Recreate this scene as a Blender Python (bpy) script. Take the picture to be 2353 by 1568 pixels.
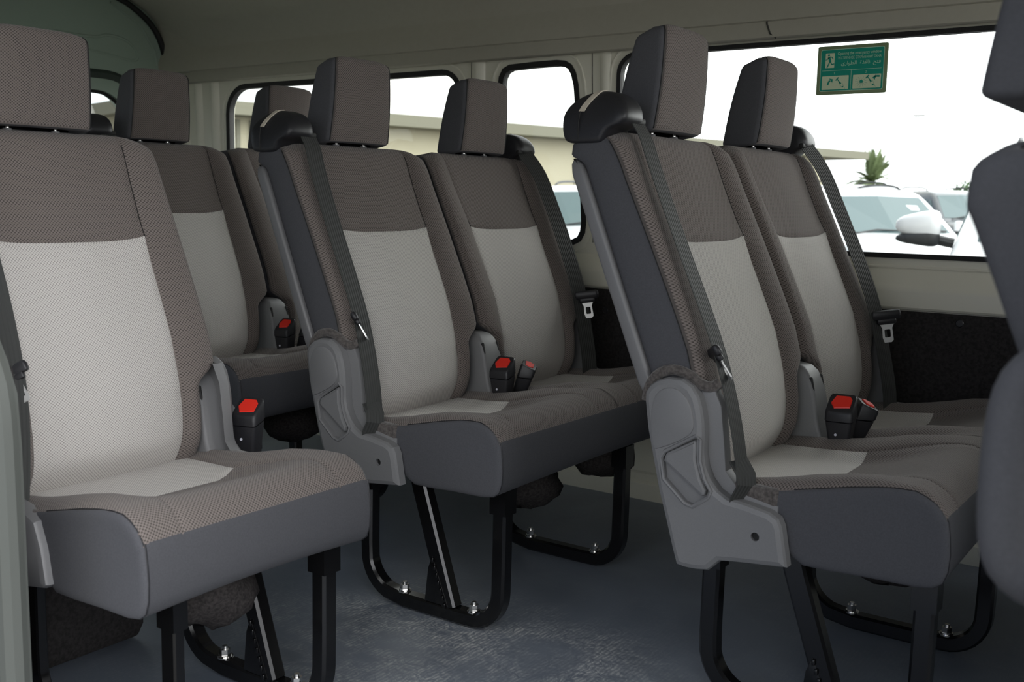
import bpy, bmesh, math, random
from mathutils import Vector, Matrix
random.seed(7)
PI = math.pi
for o in list(bpy.data.objects): bpy.data.objects.remove(o)
SC = bpy.context.scene
COL = SC.collection

# ------------------------------------------------------------------ camera
FPX = 2428.02
CAM = Vector((1.2519, -1.6857, 0.812))
ya, pi_, ro = math.radians(35.3753), math.radians(-7.5867), math.radians(1.0271)
Fw = Vector((-math.sin(ya)*math.cos(pi_), math.cos(ya)*math.cos(pi_), math.sin(pi_)))
Rt = Vector((math.cos(ya), math.sin(ya), 0)); Up = Rt.cross(Fw)
R2 = Rt*math.cos(ro)+Up*math.sin(ro); U2 = -Rt*math.sin(ro)+Up*math.cos(ro)
cd = bpy.data.cameras.new('camera'); co = bpy.data.objects.new('camera', cd); COL.objects.link(co)
M = Matrix((R2, U2, -Fw)).transposed().to_4x4(); M.translation = CAM
co.matrix_world = M
cd.sensor_width = 36; cd.sensor_fit = 'HORIZONTAL'; cd.lens = FPX*36/2353
cd.clip_start = .02; cd.clip_end = 500
cd.dof.use_dof = True; cd.dof.focus_distance = 2.05; cd.dof.aperture_fstop = 8.0
SC.camera = co
# ------------------------------------------------------------------ sky light, exposure
SC.view_settings.view_transform = 'Standard'; SC.view_settings.look = 'None'
SC.view_settings.gamma = 1; SC.view_settings.exposure = 0.0; SC.view_settings.use_curve_mapping = False
W = bpy.data.worlds.new('hazy_sky'); SC.world = W; W.use_nodes = True
wn, wl = W.node_tree.nodes, W.node_tree.links
wn.clear()
tc = wn.new('ShaderNodeTexCoord'); dp = wn.new('ShaderNodeVectorMath'); dp.operation = 'DOT_PRODUCT'
wl.new(tc.outputs['Generated'], dp.inputs[0]); dp.inputs[1].default_value = (.85, .52, .0)
mr = wn.new('ShaderNodeMapRange'); mr.inputs[1].default_value = -1; mr.inputs[2].default_value = 1
wl.new(dp.outputs['Value'], mr.inputs[0])
rp = wn.new('ShaderNodeValToRGB'); wl.new(mr.outputs[0], rp.inputs[0])
E_ = rp.color_ramp.elements
E_[0].color = (.03, .035, .045, 1); E_[1].color = (.9, .9, .9, 1)
for p_, c_ in ((.14, (.045, .055, .078, 1)), (.22, (.145, .162, .198, 1)), (.30, (.25, .262, .28, 1)), (.42, (.30, .30, .29, 1)), (.50, (.36, .365, .365, 1)), (.62, (.48, .49, .515, 1)), (.80, (.82, .83, .85, 1))):
    e_ = E_.new(p_); e_.color = c_
bg = wn.new('ShaderNodeBackground'); wl.new(rp.outputs[0], bg.inputs[0]); bg.inputs[1].default_value = 6.2
wo = wn.new('ShaderNodeOutputWorld'); wl.new(bg.outputs[0], wo.inputs[0])

# ------------------------------------------------------------------ materials
def bsdf(name, col, rough=.6, metal=0, spec=.5, coat=0):
    m = bpy.data.materials.new(name); m.use_nodes = True
    b = m.node_tree.nodes['Principled BSDF']
    b.inputs['Base Color'].default_value = (*col, 1); b.inputs['Roughness'].default_value = rough
    b.inputs['Metallic'].default_value = metal; b.inputs['Specular IOR Level'].default_value = spec
    b.inputs['Coat Weight'].default_value = coat
    return m
def N(m, t, **k):
    n = m.node_tree.nodes.new(t)
    for a, v in k.items(): setattr(n, a, v)
    return n
def math_(m, op, a, b=None):
    n = N(m, 'ShaderNodeMath', operation=op)
    for i, v in enumerate((a, b)):
        if v is None: continue
        if isinstance(v, (int, float)): n.inputs[i].default_value = v
        else: m.node_tree.links.new(v, n.inputs[i])
    return n.outputs[0]
def mixcol(m, f, a, b):
    n = N(m, 'ShaderNodeMix', data_type='RGBA')
    L = m.node_tree.links
    L.new(f, n.inputs[0]) if not isinstance(f, (int, float)) else None
    for i, v in ((6, a), (7, b)):
        if isinstance(v, tuple): n.inputs[i].default_value = (*v, 1)
        else: L.new(v, n.inputs[i])
    return n.outputs[2]
def bump(m, h, s=.5, d=.001):
    b = m.node_tree.nodes['Principled BSDF']
    n = N(m, 'ShaderNodeBump'); n.inputs['Strength'].default_value = s; n.inputs['Distance'].default_value = d
    m.node_tree.links.new(h, n.inputs['Height']); m.node_tree.links.new(n.outputs[0], b.inputs['Normal'])
def weave(name, hi, lo, pu=.0056, pv=.0056, bs=.9, sheen=.15):
    """woven waffle cloth: staggered light cells with dark pits between"""
    m = bsdf(name, hi, .92, 0, .15); L = m.node_tree.links; b = m.node_tree.nodes['Principled BSDF']
    b.inputs['Sheen Weight'].default_value = sheen
    uv = N(m, 'ShaderNodeUVMap'); s = N(m, 'ShaderNodeSeparateXYZ'); L.new(uv.outputs[0], s.inputs[0])
    cu = math_(m, 'COSINE', math_(m, 'MULTIPLY', s.outputs[0], 2*PI/pu))
    cv = math_(m, 'COSINE', math_(m, 'MULTIPLY', s.outputs[1], 2*PI/pv))
    h = math_(m, 'MULTIPLY', cu, cv)
    no = N(m, 'ShaderNodeTexNoise'); no.inputs['Scale'].default_value = 900; L.new(uv.outputs[0], no.inputs[0])
    h2 = math_(m, 'ADD', math_(m, 'MULTIPLY', h, .5), .5)
    h3 = math_(m, 'ADD', h2, math_(m, 'MULTIPLY', no.outputs[0], .25))
    rmp = N(m, 'ShaderNodeMapRange'); rmp.inputs[1].default_value = .1; rmp.inputs[2].default_value = .75
    L.new(h3, rmp.inputs[0])
    L.new(mixcol(m, rmp.outputs[0], lo, hi), b.inputs['Base Color'])
    bump(m, h3, bs, .0009)
    return m
def noisy(name, col, col2, scale, rough=.9, bs=.4, dist=.001, spec=.2, coord='Object', sheen=0, detail=4):
    m = bsdf(name, col, rough, 0, spec); L = m.node_tree.links; b = m.node_tree.nodes['Principled BSDF']
    b.inputs['Sheen Weight'].default_value = sheen
    t = N(m, 'ShaderNodeTexCoord'); no = N(m, 'ShaderNodeTexNoise'); no.inputs['Scale'].default_value = scale
    no.inputs['Detail'].default_value = detail; L.new(t.outputs[coord], no.inputs[0])
    rmp = N(m, 'ShaderNodeMapRange'); rmp.inputs[1].default_value = .35; rmp.inputs[2].default_value = .65
    L.new(no.outputs[0], rmp.inputs[0]); L.new(mixcol(m, rmp.outputs[0], col, col2), b.inputs['Base Color'])
    if bs: bump(m, no.outputs[0], bs, dist)
    return m
DARK = weave('dark_brown_waffle_cloth', (.225, .194, .178), (.040, .034, .031))
LITE = weave('light_grey_waffle_cloth', (.70, .67, .635), (.27, .255, .24), .0050, .0050, .7)
CHAR = noisy('charcoal_smooth_cloth', (.082, .083, .092), (.094, .095, .105), 500, .85, .15, .0004, .2, sheen=.03)
FELT = noisy('brown_felt', (.075, .067, .064), (.145, .13, .122), 220, 1, .8, .002, .1, sheen=.3)
PLAS = noisy('grey_moulded_plastic', (.20, .20, .205), (.215, .215, .22), 900, .48, .25, .0003, .4)
SHEL = noisy('grey_shell_plastic', (.17, .17, .175), (.185, .185, .19), 900, .38, .2, .0003, .5)
BLKP = noisy('black_moulded_plastic', (.018, .018, .021), (.024, .024, .028), 700, .42, .15, .0003, .5)
BLKS = bsdf('gloss_black_steel', (.006, .006, .0065), .18, 0, .6)
BLKR = noisy('black_rubber', (.012, .012, .012), (.02, .02, .02), 300, .6, .2, .0005, .4)
CHRO = bsdf('bright_zinc', (.78, .77, .75), .18, 1)
LATC = bsdf('satin_latch_steel', (.85, .85, .84), .42, .8)
WEBB = bsdf('black_webbing', (.05, .052, .05), .7, 0, .3)
RED = bsdf('red_button', (.9, .035, .02), .35, 0, .5)
WDOT = bsdf('pale_dot', (.75, .75, .85), .4)
BEIG = bsdf('beige_insert', (.62, .56, .46), .45)
CREAM = noisy('cream_painted_metal', (.86, .84, .715), (.87, .85, .725), 3, .32, 0, spec=.5)
HEAD = noisy('grey_headliner', (.50, .485, .41), (.515, .50, .425), 60, .95, .15, .001, .15)
TGP = noisy('green_grey_tailgate_panel', (.34, .43, .355), (.35, .44, .365), 3, .22, 0, spec=.5)
BOARD = noisy('black_felt_board', (.028, .026, .026), (.045, .042, .042), 160, 1, .7, .002, .1)
GRY = bsdf('grey_green_pillar_trim', (.10, .108, .098), .6)
def m_web():
    m = WEBB; L = m.node_tree.links; uv = N(m, 'ShaderNodeUVMap'); s = N(m, 'ShaderNodeSeparateXYZ'); L.new(uv.outputs[0], s.inputs[0])
    h = math_(m, 'SINE', math_(m, 'MULTIPLY', s.outputs[0], 2*PI/.006))
    bump(m, h, .5, .0006)
m_web()
def m_glass(name, tint, f=.06):
    m = bpy.data.materials.new(name); m.use_nodes = True; n = m.node_tree.nodes; L = m.node_tree.links; n.clear()
    t = n.new('ShaderNodeBsdfTransparent'); t.inputs[0].default_value = (*tint, 1)
    g = n.new('ShaderNodeBsdfGlossy'); g.inputs['Roughness'].default_value = .02
    lw = n.new('ShaderNodeFresnel'); lw.inputs[0].default_value = 1.45
    x = n.new('ShaderNodeMixShader'); L.new(lw.outputs[0], x.inputs[0]); L.new(t.outputs[0], x.inputs[1]); L.new(g.outputs[0], x.inputs[2])
    o = n.new('ShaderNodeOutputMaterial'); L.new(x.outputs[0], o.inputs[0])
    return m
GLASS = m_glass('clear_greenish_glass', (.93, .96, .92))
def m_floor():
    m = bsdf('blue_grey_vinyl_floor', (.1, .11, .13), .42, 0, .35); L = m.node_tree.links; b = m.node_tree.nodes['Principled BSDF']
    t = N(m, 'ShaderNodeTexCoord')
    def noise(sc, det, dist=0, rough=.6):
        n = N(m, 'ShaderNodeTexNoise'); n.inputs['Scale'].default_value = sc; n.inputs['Detail'].default_value = det
        n.inputs['Distortion'].default_value = dist; n.inputs['Roughness'].default_value = rough
        L.new(t.outputs['Object'], n.inputs[0]); return n.outputs[0]
    def rng(v, a, b_, c=0, d_=1):
        n = N(m, 'ShaderNodeMapRange'); n.inputs[1].default_value = a; n.inputs[2].default_value = b_; n.inputs[3].default_value = c; n.inputs[4].default_value = d_
        L.new(v, n.inputs[0]); return n.outputs[0]
    big = rng(noise(4.5, 5, 1.2), .36, .58)
    fine = rng(noise(30, 8, 2.5, .7), .40, .62)
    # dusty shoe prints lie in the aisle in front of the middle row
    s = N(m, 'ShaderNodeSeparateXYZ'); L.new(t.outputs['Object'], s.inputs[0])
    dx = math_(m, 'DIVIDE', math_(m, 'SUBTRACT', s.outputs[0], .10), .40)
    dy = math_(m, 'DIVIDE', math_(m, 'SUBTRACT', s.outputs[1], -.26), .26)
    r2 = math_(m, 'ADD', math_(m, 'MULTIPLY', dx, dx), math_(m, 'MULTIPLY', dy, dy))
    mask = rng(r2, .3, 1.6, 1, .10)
    # tread ribs
    w = N(m, 'ShaderNodeTexWave', wave_type='BANDS'); w.inputs['Scale'].default_value = 38; w.inputs['Distortion'].default_value = 5; w.inputs['Detail'].default_value = 3
    L.new(t.outputs['Object'], w.inputs[0])
    rib = rng(w.outputs[1], .3, .7, .45, 1)
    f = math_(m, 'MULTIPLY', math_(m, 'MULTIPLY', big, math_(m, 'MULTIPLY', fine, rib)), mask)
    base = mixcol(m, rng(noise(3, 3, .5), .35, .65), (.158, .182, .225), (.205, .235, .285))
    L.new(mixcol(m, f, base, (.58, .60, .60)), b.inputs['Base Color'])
    L.new(rng(f, 0, 1, .38, .8), b.inputs['Roughness'])
    bump(m, noise(400, 2), .12, .0006)
    return m
FLOOR = m_floor()
GROUND = noisy('grey_asphalt_yard', (.17, .165, .155), (.20, .195, .18), .6, .9, 0)
WPNT = bsdf('white_car_paint', (.72, .73, .74), .25, 0, .5, .5)
DPNT = bsdf('dark_grey_car_paint', (.09, .10, .11), .25, 0, .5, .5)
GPNT = bsdf('silver_car_paint', (.30, .32, .32), .3, .2, .5, .5)
CGLS = bsdf('teal_car_glass', (.075, .125, .13), .08, 0, .6)
DPLA = bsdf('dark_car_trim', (.02, .022, .024), .5)
TYRE = bsdf('tyre_rubber', (.02, .02, .02), .9)
LAMP = bsdf('headlight_glass', (.5, .55, .58), .1)
BWAL = noisy('beige_building_wall', (.40, .37, .27), (.42, .39, .29), .5, .9, 0)
BFAS = bsdf('olive_beige_fascia', (.165, .16, .115), .7)
DFEL = noisy('dark_underseat_felt', (.030, .027, .027), (.06, .054, .052), 200, 1, .8, .002, .1)
PALM = bsdf('palm_green', (.17, .22, .10), .7)
TRNK = bsdf('palm_trunk', (.16, .12, .08), .9)
LEAF = bsdf('bush_green', (.06, .13, .03), .8)
SG1 = bsdf('sticker_olive_margin', (.26, .34, .18), .5)
SG2 = bsdf('sticker_green', (.0, .36, .25), .45)
SG3 = bsdf('sticker_pale_green', (.76, .88, .60), .5)
SG4 = bsdf('sticker_line_green', (.58, .90, .66), .5)

# ------------------------------------------------------------------ helpers
def mesh(name, V, Fc, mat, parent=None, uv=None, smooth=True, loc=None, sharp=None, rot=None):
    me = bpy.data.meshes.new(name); me.from_pydata([tuple(v) for v in V], [], [tuple(f) for f in Fc]); me.update()
    bm = bmesh.new(); bm.from_mesh(me)
    if uv:
        l = bm.loops.layers.uv.new('UVMap'); bm.verts.ensure_lookup_table()
        for f in bm.faces:
            for lp in f.loops: lp[l].uv = uv[lp.vert.index]
    bmesh.ops.recalc_face_normals(bm, faces=bm.faces); bm.to_mesh(me); bm.free()
    return link(name, me, mat, parent, smooth, loc, sharp, rot)
def link(name, me, mat, parent=None, smooth=True, loc=None, sharp=None, rot=None):
    me.materials.clear(); me.materials.append(mat)
    if smooth:
        me.polygons.foreach_set('use_smooth', [True]*len(me.polygons))
        if sharp: me.set_sharp_from_angle(angle=math.radians(sharp))
    else: me.polygons.foreach_set('use_smooth', [False]*len(me.polygons))
    o = bpy.data.objects.new(name, me); COL.objects.link(o)
    if parent is not None: o.parent = parent
    if loc: o.location = loc
    if rot: o.rotation_euler = rot
    return o
def empty(name, loc=(0, 0, 0), parent=None, rz=0):
    o = bpy.data.objects.new(name, None); COL.objects.link(o); o.location = loc; o.rotation_euler = (0, 0, rz)
    o.empty_display_size = .05
    if parent is not None: o.parent = parent
    return o
def tag(o, label=None, cat=None, group=None, kind=None):
    if label: o['label'] = label
    if cat: o['category'] = cat
    if group: o['group'] = group
    if kind: o['kind'] = kind
    return o
class MB:
    def __init__(s): s.V = []; s.F = []; s.U = []
    def add(s, V, F, U=None):
        b = len(s.V); s.V += [Vector(v) for v in V]; s.F += [tuple(i+b for i in f) for f in F]
        s.U += U if U else [(0, 0)]*len(V)
    def box(s, c, d, R=None):
        V = []
        for x in (-1, 1):
            for y in (-1, 1):
                for z in (-1, 1):
                    v = Vector((x*d[0]/2, y*d[1]/2, z*d[2]/2)); V.append(Vector(c)+(R @ v if R else v))
        s.add(V, [(0, 1, 3, 2), (4, 6, 7, 5), (0, 4, 5, 1), (2, 3, 7, 6), (0, 2, 6, 4), (1, 5, 7, 3)])
    def rbox(s, c, d, r, R=None, taper=1.0, n=4):
        """box rounded on the four edges along z and chamfered at both ends"""
        hx, hy, hz = d[0]/2, d[1]/2, d[2]/2; rings = []
        for (z, ins) in ((-hz, r), (-hz+r*.3, r*.3), (-hz+r, 0), (hz-r, 0), (hz-r*.3, r*.3), (hz, r)):
            k = taper if z > 0 else 1
            ring = []
            for cx, cy, a0 in ((hx-r, hy-r, 0), (-hx+r, hy-r, 90), (-hx+r, -hy+r, 180), (hx-r, -hy+r, 270)):
                for i in range(n+1):
                    a = math.radians(a0+90*i/n); rr = max(r-ins, .0001)
                    ring.append(Vector(((cx+rr*math.cos(a))*k, (cy+rr*math.sin(a))*k, z)))
            rings.append(ring)
        m_ = len(rings[0]); V = [Vector(c)+(R @ v if R else v) for g in rings for v in g]; F = []
        for k in range(len(rings)-1):
            for i in range(m_): F.append((k*m_+i, k*m_+(i+1) % m_, (k+1)*m_+(i+1) % m_, (k+1)*m_+i))
        F.append(tuple(range(m_))[::-1]); F.append(tuple((len(rings)-1)*m_+i for i in range(m_)))
        s.add(V, F)
    def cyl(s, a, b, r, n=16, r2=None, cap=True):
        a, b = Vector(a), Vector(b); d = (b-a).normalized(); r2 = r if r2 is None else r2
        u = d.orthogonal().normalized(); w = d.cross(u)
        V = [a+(u*math.cos(2*PI*i/n)+w*math.sin(2*PI*i/n))*r for i in range(n)]+[b+(u*math.cos(2*PI*i/n)+w*math.sin(2*PI*i/n))*r2 for i in range(n)]
        F = [(i, (i+1) % n, n+(i+1) % n, n+i) for i in range(n)]
        if cap: F += [tuple(range(n))[::-1], tuple(range(n, 2*n))]
        s.add(V, F)
    def tube(s, P, r, n=8, closed=False, rs=None):
        P = [Vector(p) for p in P]; rings = []; L = len(P); u = None
        for i, p in enumerate(P):
            a = P[(i-1) % L] if (closed or i > 0) else p; b = P[(i+1) % L] if (closed or i < L-1) else p
            d = (b-a).normalized()
            u = (d.orthogonal() if u is None else u-d*u.dot(d)).normalized(); w = d.cross(u)
            rr = rs[i] if rs else r
            rings.append([p+(u*math.cos(2*PI*k/n)+w*math.sin(2*PI*k/n))*rr for k in range(n)])
        V = [v for g in rings for v in g]; F = []
        for k in range(L if closed else L-1):
            q = (k+1) % L
            for i in range(n): F.append((k*n+i, k*n+(i+1) % n, q*n+(i+1) % n, q*n+i))
        if not closed: F += [tuple(range(n))[::-1], tuple((L-1)*n+i for i in range(n))]
        s.add(V, F)
    def sweep(s, P, sec, side, closed=False):
        """sweep a rectangular section: sec=(width along side vector, thickness)"""
        P = [Vector(p) for p in P]; L = len(P); sd = Vector(side); rings = []
        for i, p in enumerate(P):
            a = P[(i-1) % L] if (closed or i > 0) else p; b = P[(i+1) % L] if (closed or i < L-1) else p
            d = (b-a).normalized(); nn = d.cross(sd).normalized(); w, t = sec[0]/2, sec[1]/2; c = min(w, t)*.3
            rings.append([p+sd*q+nn*e for q, e in ((-w, -t+c), (-w, t-c), (-w+c, t), (w-c, t), (w, t-c), (w, -t+c), (w-c, -t), (-w+c, -t))])
        n = 8; V = [v for g in rings for v in g]; F = []
        for k in range(L if closed else L-1):
            q = (k+1) % L
            for i in range(n): F.append((k*n+i, k*n+(i+1) % n, q*n+(i+1) % n, q*n+i))
        if not closed: F += [tuple(range(n))[::-1], tuple((L-1)*n+i for i in range(n))]
        s.add(V, F)
    def obj(s, name, mat, parent=None, smooth=True, sharp=35, **k):
        return mesh(name, s.V, s.F, mat, parent, s.U, smooth, sharp=sharp, **k)
def lerp(T, x):
    if x <= T[0][0]: return T[0][1]
    for (a, b), (c, d) in zip(T, T[1:]):
        if x <= c: return b+(d-b)*(x-a)/(c-a)
    return T[-1][1]
def sm(a, b, x):
    t = min(1, max(0, (x-a)/(b-a))); return t*t*(3-2*t)
def chaikin(P, k=2, closed=True):
    for _ in range(k):
        Q = []; n = len(P)
        if not closed: Q.append(P[0])
        for i in range(n if closed else n-1):
            a, b = P[i], P[(i+1) % n]
            Q.append(tuple(a[j]*.75+b[j]*.25 for j in range(len(a)))); Q.append(tuple(a[j]*.25+b[j]*.75 for j in range(len(a))))
        if not closed: Q.append(P[-1])
        P = Q
    return P
def area(P): return sum(P[i][0]*P[(i+1) % len(P)][1]-P[(i+1) % len(P)][0]*P[i][1] for i in range(len(P)))/2
def inset(P, d):
    n = len(P); sg = 1 if area(P) > 0 else -1; out = []
    for i in range(n):
        p0, p1, p2 = Vector(P[i-1]), Vector(P[i]), Vector(P[(i+1) % n])
        a = (p1-p0).normalized(); b = (p2-p1).normalized()
        na = Vector((-a.y, a.x))*sg; nb = Vector((-b.y, b.x))*sg
        nn = (na+nb); nn = nn.normalized() if nn.length > 1e-6 else na
        k = d/max(.5, nn.dot(na)); out.append((p1.x+nn.x*k, p1.y+nn.y*k))
    return out
def fill(bm, rings, to3):
    """fill outline with holes, verts already 3D via to3(x,z)"""
    es = []; vs = []
    for r in rings:
        v = [bm.verts.new(to3(p)) for p in r]; vs.append(v)
        for i in range(len(v)): es.append(bm.edges.new((v[i], v[(i+1) % len(v)])))
    bmesh.ops.triangle_fill(bm, use_beauty=True, use_dissolve=False, edges=es)
    return vs
def plate(name, outline, y0, y1, ch, mat, parent, holes=(), depth=.006, floors=True, **k):
    """plate lying in the xz plane, chamfered face at y0, back at y1"""
    bm = bmesh.new(); sg = 1 if y1 > y0 else -1
    rin = inset(outline, ch); vs = fill(bm, [rin]+list(holes), lambda p: (p[0], y0, p[1]))
    n = len(outline)
    r1 = [bm.verts.new((p[0], y0+sg*ch*.35, p[1])) for p in inset(outline, ch*.25)]
    r2 = [bm.verts.new((p[0], y0+sg*ch*.9, p[1])) for p in outline]; r3 = [bm.verts.new((p[0], y1, p[1])) for p in outline]
    for A, B in ((vs[0], r1), (r1, r2), (r2, r3)):
        for i in range(n): bm.faces.new((A[i], A[(i+1) % n], B[(i+1) % n], B[i]))
    for h in vs[1:]:
        d = [bm.verts.new((v.co.x, y0+sg*depth, v.co.z)) for v in h]; m_ = len(h)
        for i in range(m_): bm.faces.new((h[i], h[(i+1) % m_], d[(i+1) % m_], d[i]))
        if floors: bm.faces.new(d)
    bmesh.ops.recalc_face_normals(bm, faces=bm.faces)
    me = bpy.data.meshes.new(name); bm.to_mesh(me); bm.free()
    return link(name, me, mat, parent, True, sharp=k.pop('sharp', 28), **k)
def rrect(x0, x1, z0, z1, r, n=6):
    P = []
    rs = r if isinstance(r, (list, tuple)) else [r]*4     # order: x1z1, x0z1, x0z0, x1z0
    for cx, cz, a0, q in ((x1, z1, 0, rs[0]), (x0, z1, 90, rs[1]), (x0, z0, 180, rs[2]), (x1, z0, 270, rs[3])):
        sx_ = -1 if cx == x1 else 1; sz_ = -1 if cz == z1 else 1
        for i in range(n+1):
            a = math.radians(a0+90*i/n); P.append((cx+sx_*q+q*math.cos(a), cz+sz_*q+q*math.sin(a)))
    return P
def copy_tree(o, parent=None):
    c = o.copy(); COL.objects.link(c)
    if parent is not None: c.parent = parent
    for ch in list(o.children): copy_tree(ch, c)
    return c
def loft_groups(rows, uvs, group, closed=True):
    """rows of vertices -> dict group -> (V,F,U)"""
    out = {}; m_ = len(rows[0])
    for k in range(len(rows)-1):
        for j in range(m_ if closed else m_-1):
            g = group(k, j)
            if g is None: continue
            d = out.setdefault(g, ({}, [], [], []))
            idx = []
            for (a, b) in ((k, j), (k, j+1), (k+1, j+1), (k+1, j)):
                bb = b % m_
                key = (a, bb) if not (b == m_) else (a, bb)
                if key not in d[0]: d[0][key] = len(d[1]); d[1].append(rows[a][bb]); d[3].append(uvs[a][bb])
                idx.append(d[0][key])
            d[2].append(tuple(idx))
    return {g: (d[1], d[2], d[3]) for g, d in out.items()}

# ------------------------------------------------------------------ seat shapes (measured in metres, x forward, z up, y across)
XF = [(.355, -.214), (.372, -.203), (.385, -.195), (.40, -.188), (.415, -.184), (.43, -.1825), (.46, -.1835), (.50, -.189), (.53, -.196), (.585, -.211), (.65, -.239), (.742, -.281), (.84, -.328), (.90, -.354), (.93, -.366)]
def xf(z): return lerp(XF, z)
def xr(z): return -.297-.408*(z-.534) if z < .866 else -.4325-.016*sm(.866, .886, z)+.010*sm(.905, .93, z)
def hw(z): return .170+.041*sm(.497, .535, z)
def seam(z): return lerp([(.38, .134), (.56, .135), (.745, .139), (.92, .152)], z)
TOP = .921
def backrest(parent, yc, shell=True):
    rows, uvs, cols = [], [], None
    zs = [.355, .363, .372, .385, .40, .412, .425, .44, .46, .48, .497, .506, .515, .525, .535, .55, .58, .61, .64, .67, .70, .725, .738, .7415, .745, .755, .78, .81, .84, .858, .866, .871, .876, .881, .886]
    lev = [(z, 0.0) for z in zs]
    r = .024
    for a in (20, 40, 60, 75, 90): lev.append((TOP-r+r*math.sin(math.radians(a)), r*(1-math.cos(math.radians(a)))))
    for q in (.036, .050): lev.append((TOP+.0015, q))
    for z, e in lev:
        w = hw(z); s = seam(z); F0 = xf(z); B0 = (xr(z) if shell else max(xr(z), -.436))+.014-(.010*sm(.862, .884, z) if shell else 0); pts = []
        cb = lambda y: .013*math.sin(PI*min(1, max(0, (abs(y)-s)/(w+.012-s))))+.0
        bul = .010*sm(.37, .42, z)*sm(.60, .48, z) if False else .010*sm(.37, .42, z)*(1-sm(.48, .60, z))
        f = lambda y: F0+cb(y)+bul*max(0, 1-(abs(y)/s)**2.5)+.004*math.cos(PI*min(1, abs(y)/s)/1)*(1 if abs(y) < s else 0)*.6
        half = []
        nc = 9
        for i in range(nc+1): y = (s-.0025)*i/nc; half.append((f(y), y, 'c'))
        half.append((F0-.0035, s, 'b'))
        for y in (s+.003, s+.3*(w-.016-s), s+.65*(w-.016-s), w-.016): half.append((f(y), y, 'b'))
        fc = f(w-.016)
        for a in (25, 50, 72, 90): half.append((fc-.020*(1-math.cos(math.radians(a))), w-.016+.016*math.sin(math.radians(a)), 'b' if a < 90 else 's'))
        xs = fc-.020
        for i in range(1, 5): half.append((xs+(B0+.012-xs)*i/4, w+.002*math.sin(PI*i/4), 's'))
        for a in (45, 90): half.append((B0+.012-.012*math.sin(math.radians(a)), w-.012*(1-math.cos(math.radians(a))), 's'))
        for i in range(1, 5): half.append((B0, (w-.012)*(1-i/4), 's'))
        lab = [h[2] for h in half]
        loop = half+[(x, -y, l) for x, y, l in half[-2:0:-1]]
        xc = (F0+B0)/2; hd = (F0-B0)/2
        row, uvr = [], []
        for x, y, l in loop:
            k = max(.05, 1-e/hd); xx = xc+(x-xc)*k; yy = y*(1-e*.55/w)
            zz = z
            if abs(z-.7415) < .03 and abs(y) <= s+.0001: zz += .008*(abs(y)/s)**4*(1-abs(z-.7415)/.03)
            if .7405 < z < .7425 and l == 'c': xx -= .003
            if e > 0 or z > .86: zz -= .010*sm(.165, .215, abs(y))*sm(.86, .92, z)
            row.append((xx, yc+yy, zz)); uvr.append((yy+(0 if l != 's' else x), z*1.09+(e*1.0 if x > xc else -e)))
        rows.append(row); uvs.append(uvr); labs = [q[2] for q in loop]
    H = len(rows[0]); zl = [z for z, e in lev]
    nb = len(half)
    def group(k, j):
        jj = j if j < nb-1 else H-1-j      # mirrored index of the segment
        l = 'c' if jj < 9+1 else ('b' if jj < 9+1+1+3+4 else 's')
        if l == 'c': return 'centre' if zl[k] < .741 else 'dark'
        return 'dark' if l == 'b' else 'side'
    G = loft_groups(rows, uvs, group)
    b = mesh('backrest', G['dark'][0], G['dark'][1], DARK, parent, G['dark'][2]); tag(b, 'dark brown waffle cloth backrest')
    c = mesh('centre_panel', G['centre'][0], G['centre'][1], LITE, b, G['centre'][2]); tag(c, 'light grey waffle cloth panel')
    d = mesh('back_cover', G['side'][0], G['side'][1], CHAR, b, G['side'][2]); tag(d, 'smooth charcoal side cover')
    for s_ in (-1, 1):
        ja = 9+1+1+3+4; ja = ja if s_ > 0 else H-ja
        m = MB(); m.tube([(r_[ja][0], r_[ja][1]+s_*.0003, r_[ja][2]) for r_, z_ in zip(rows, zl) if .54 < z_ < .915], .0010, 6); m.obj('side_piping', BLKR, b)
        jb = 10 if s_ > 0 else H-10
        m = MB(); m.tube([(r_[jb][0]+.0006, r_[jb][1], r_[jb][2]) for r_, z_ in zip(rows, zl) if .74 < z_ < .912], .0008, 5); m.obj('panel_seam', BLKR, b)
    if not shell: return b
    # hard shell on the rear
    rows = []
    for z, e in ((.492, .010), (.50, .003), (.52, 0), (.60, 0), (.70, 0), (.80, 0), (.85, 0), (.866, .003), (.875, .010)):
        x0 = xr(z)-.010; x1 = xr(z)+.016; w = .2165-e; q = .006; row = []
        for cx, cy, a0 in ((x1-e-q, w-q, 0), (x0+e+q, w-q, 90), (x0+e+q, -w+q, 180), (x1-e-q, -w+q, 270)):
            for i in range(5):
                a = math.radians(a0+90*i/4); row.append((cx+q*math.cos(a), yc+cy+q*math.sin(a), z))
        rows.append(row)
    m_ = len(rows[0]); V = [v for r_ in rows for v in r_]; F = [(k*m_+i, k*m_+(i+1) % m_, (k+1)*m_+(i+1) % m_, (k+1)*m_+i) for k in range(len(rows)-1) for i in range(m_)]
    F += [tuple(range(m_)), tuple((len(rows)-1)*m_+i for i in range(m_))]
    tag(mesh('back_shell', V, F, SHEL, parent, sharp=50), 'grey plastic back shell')
    return b
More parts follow.
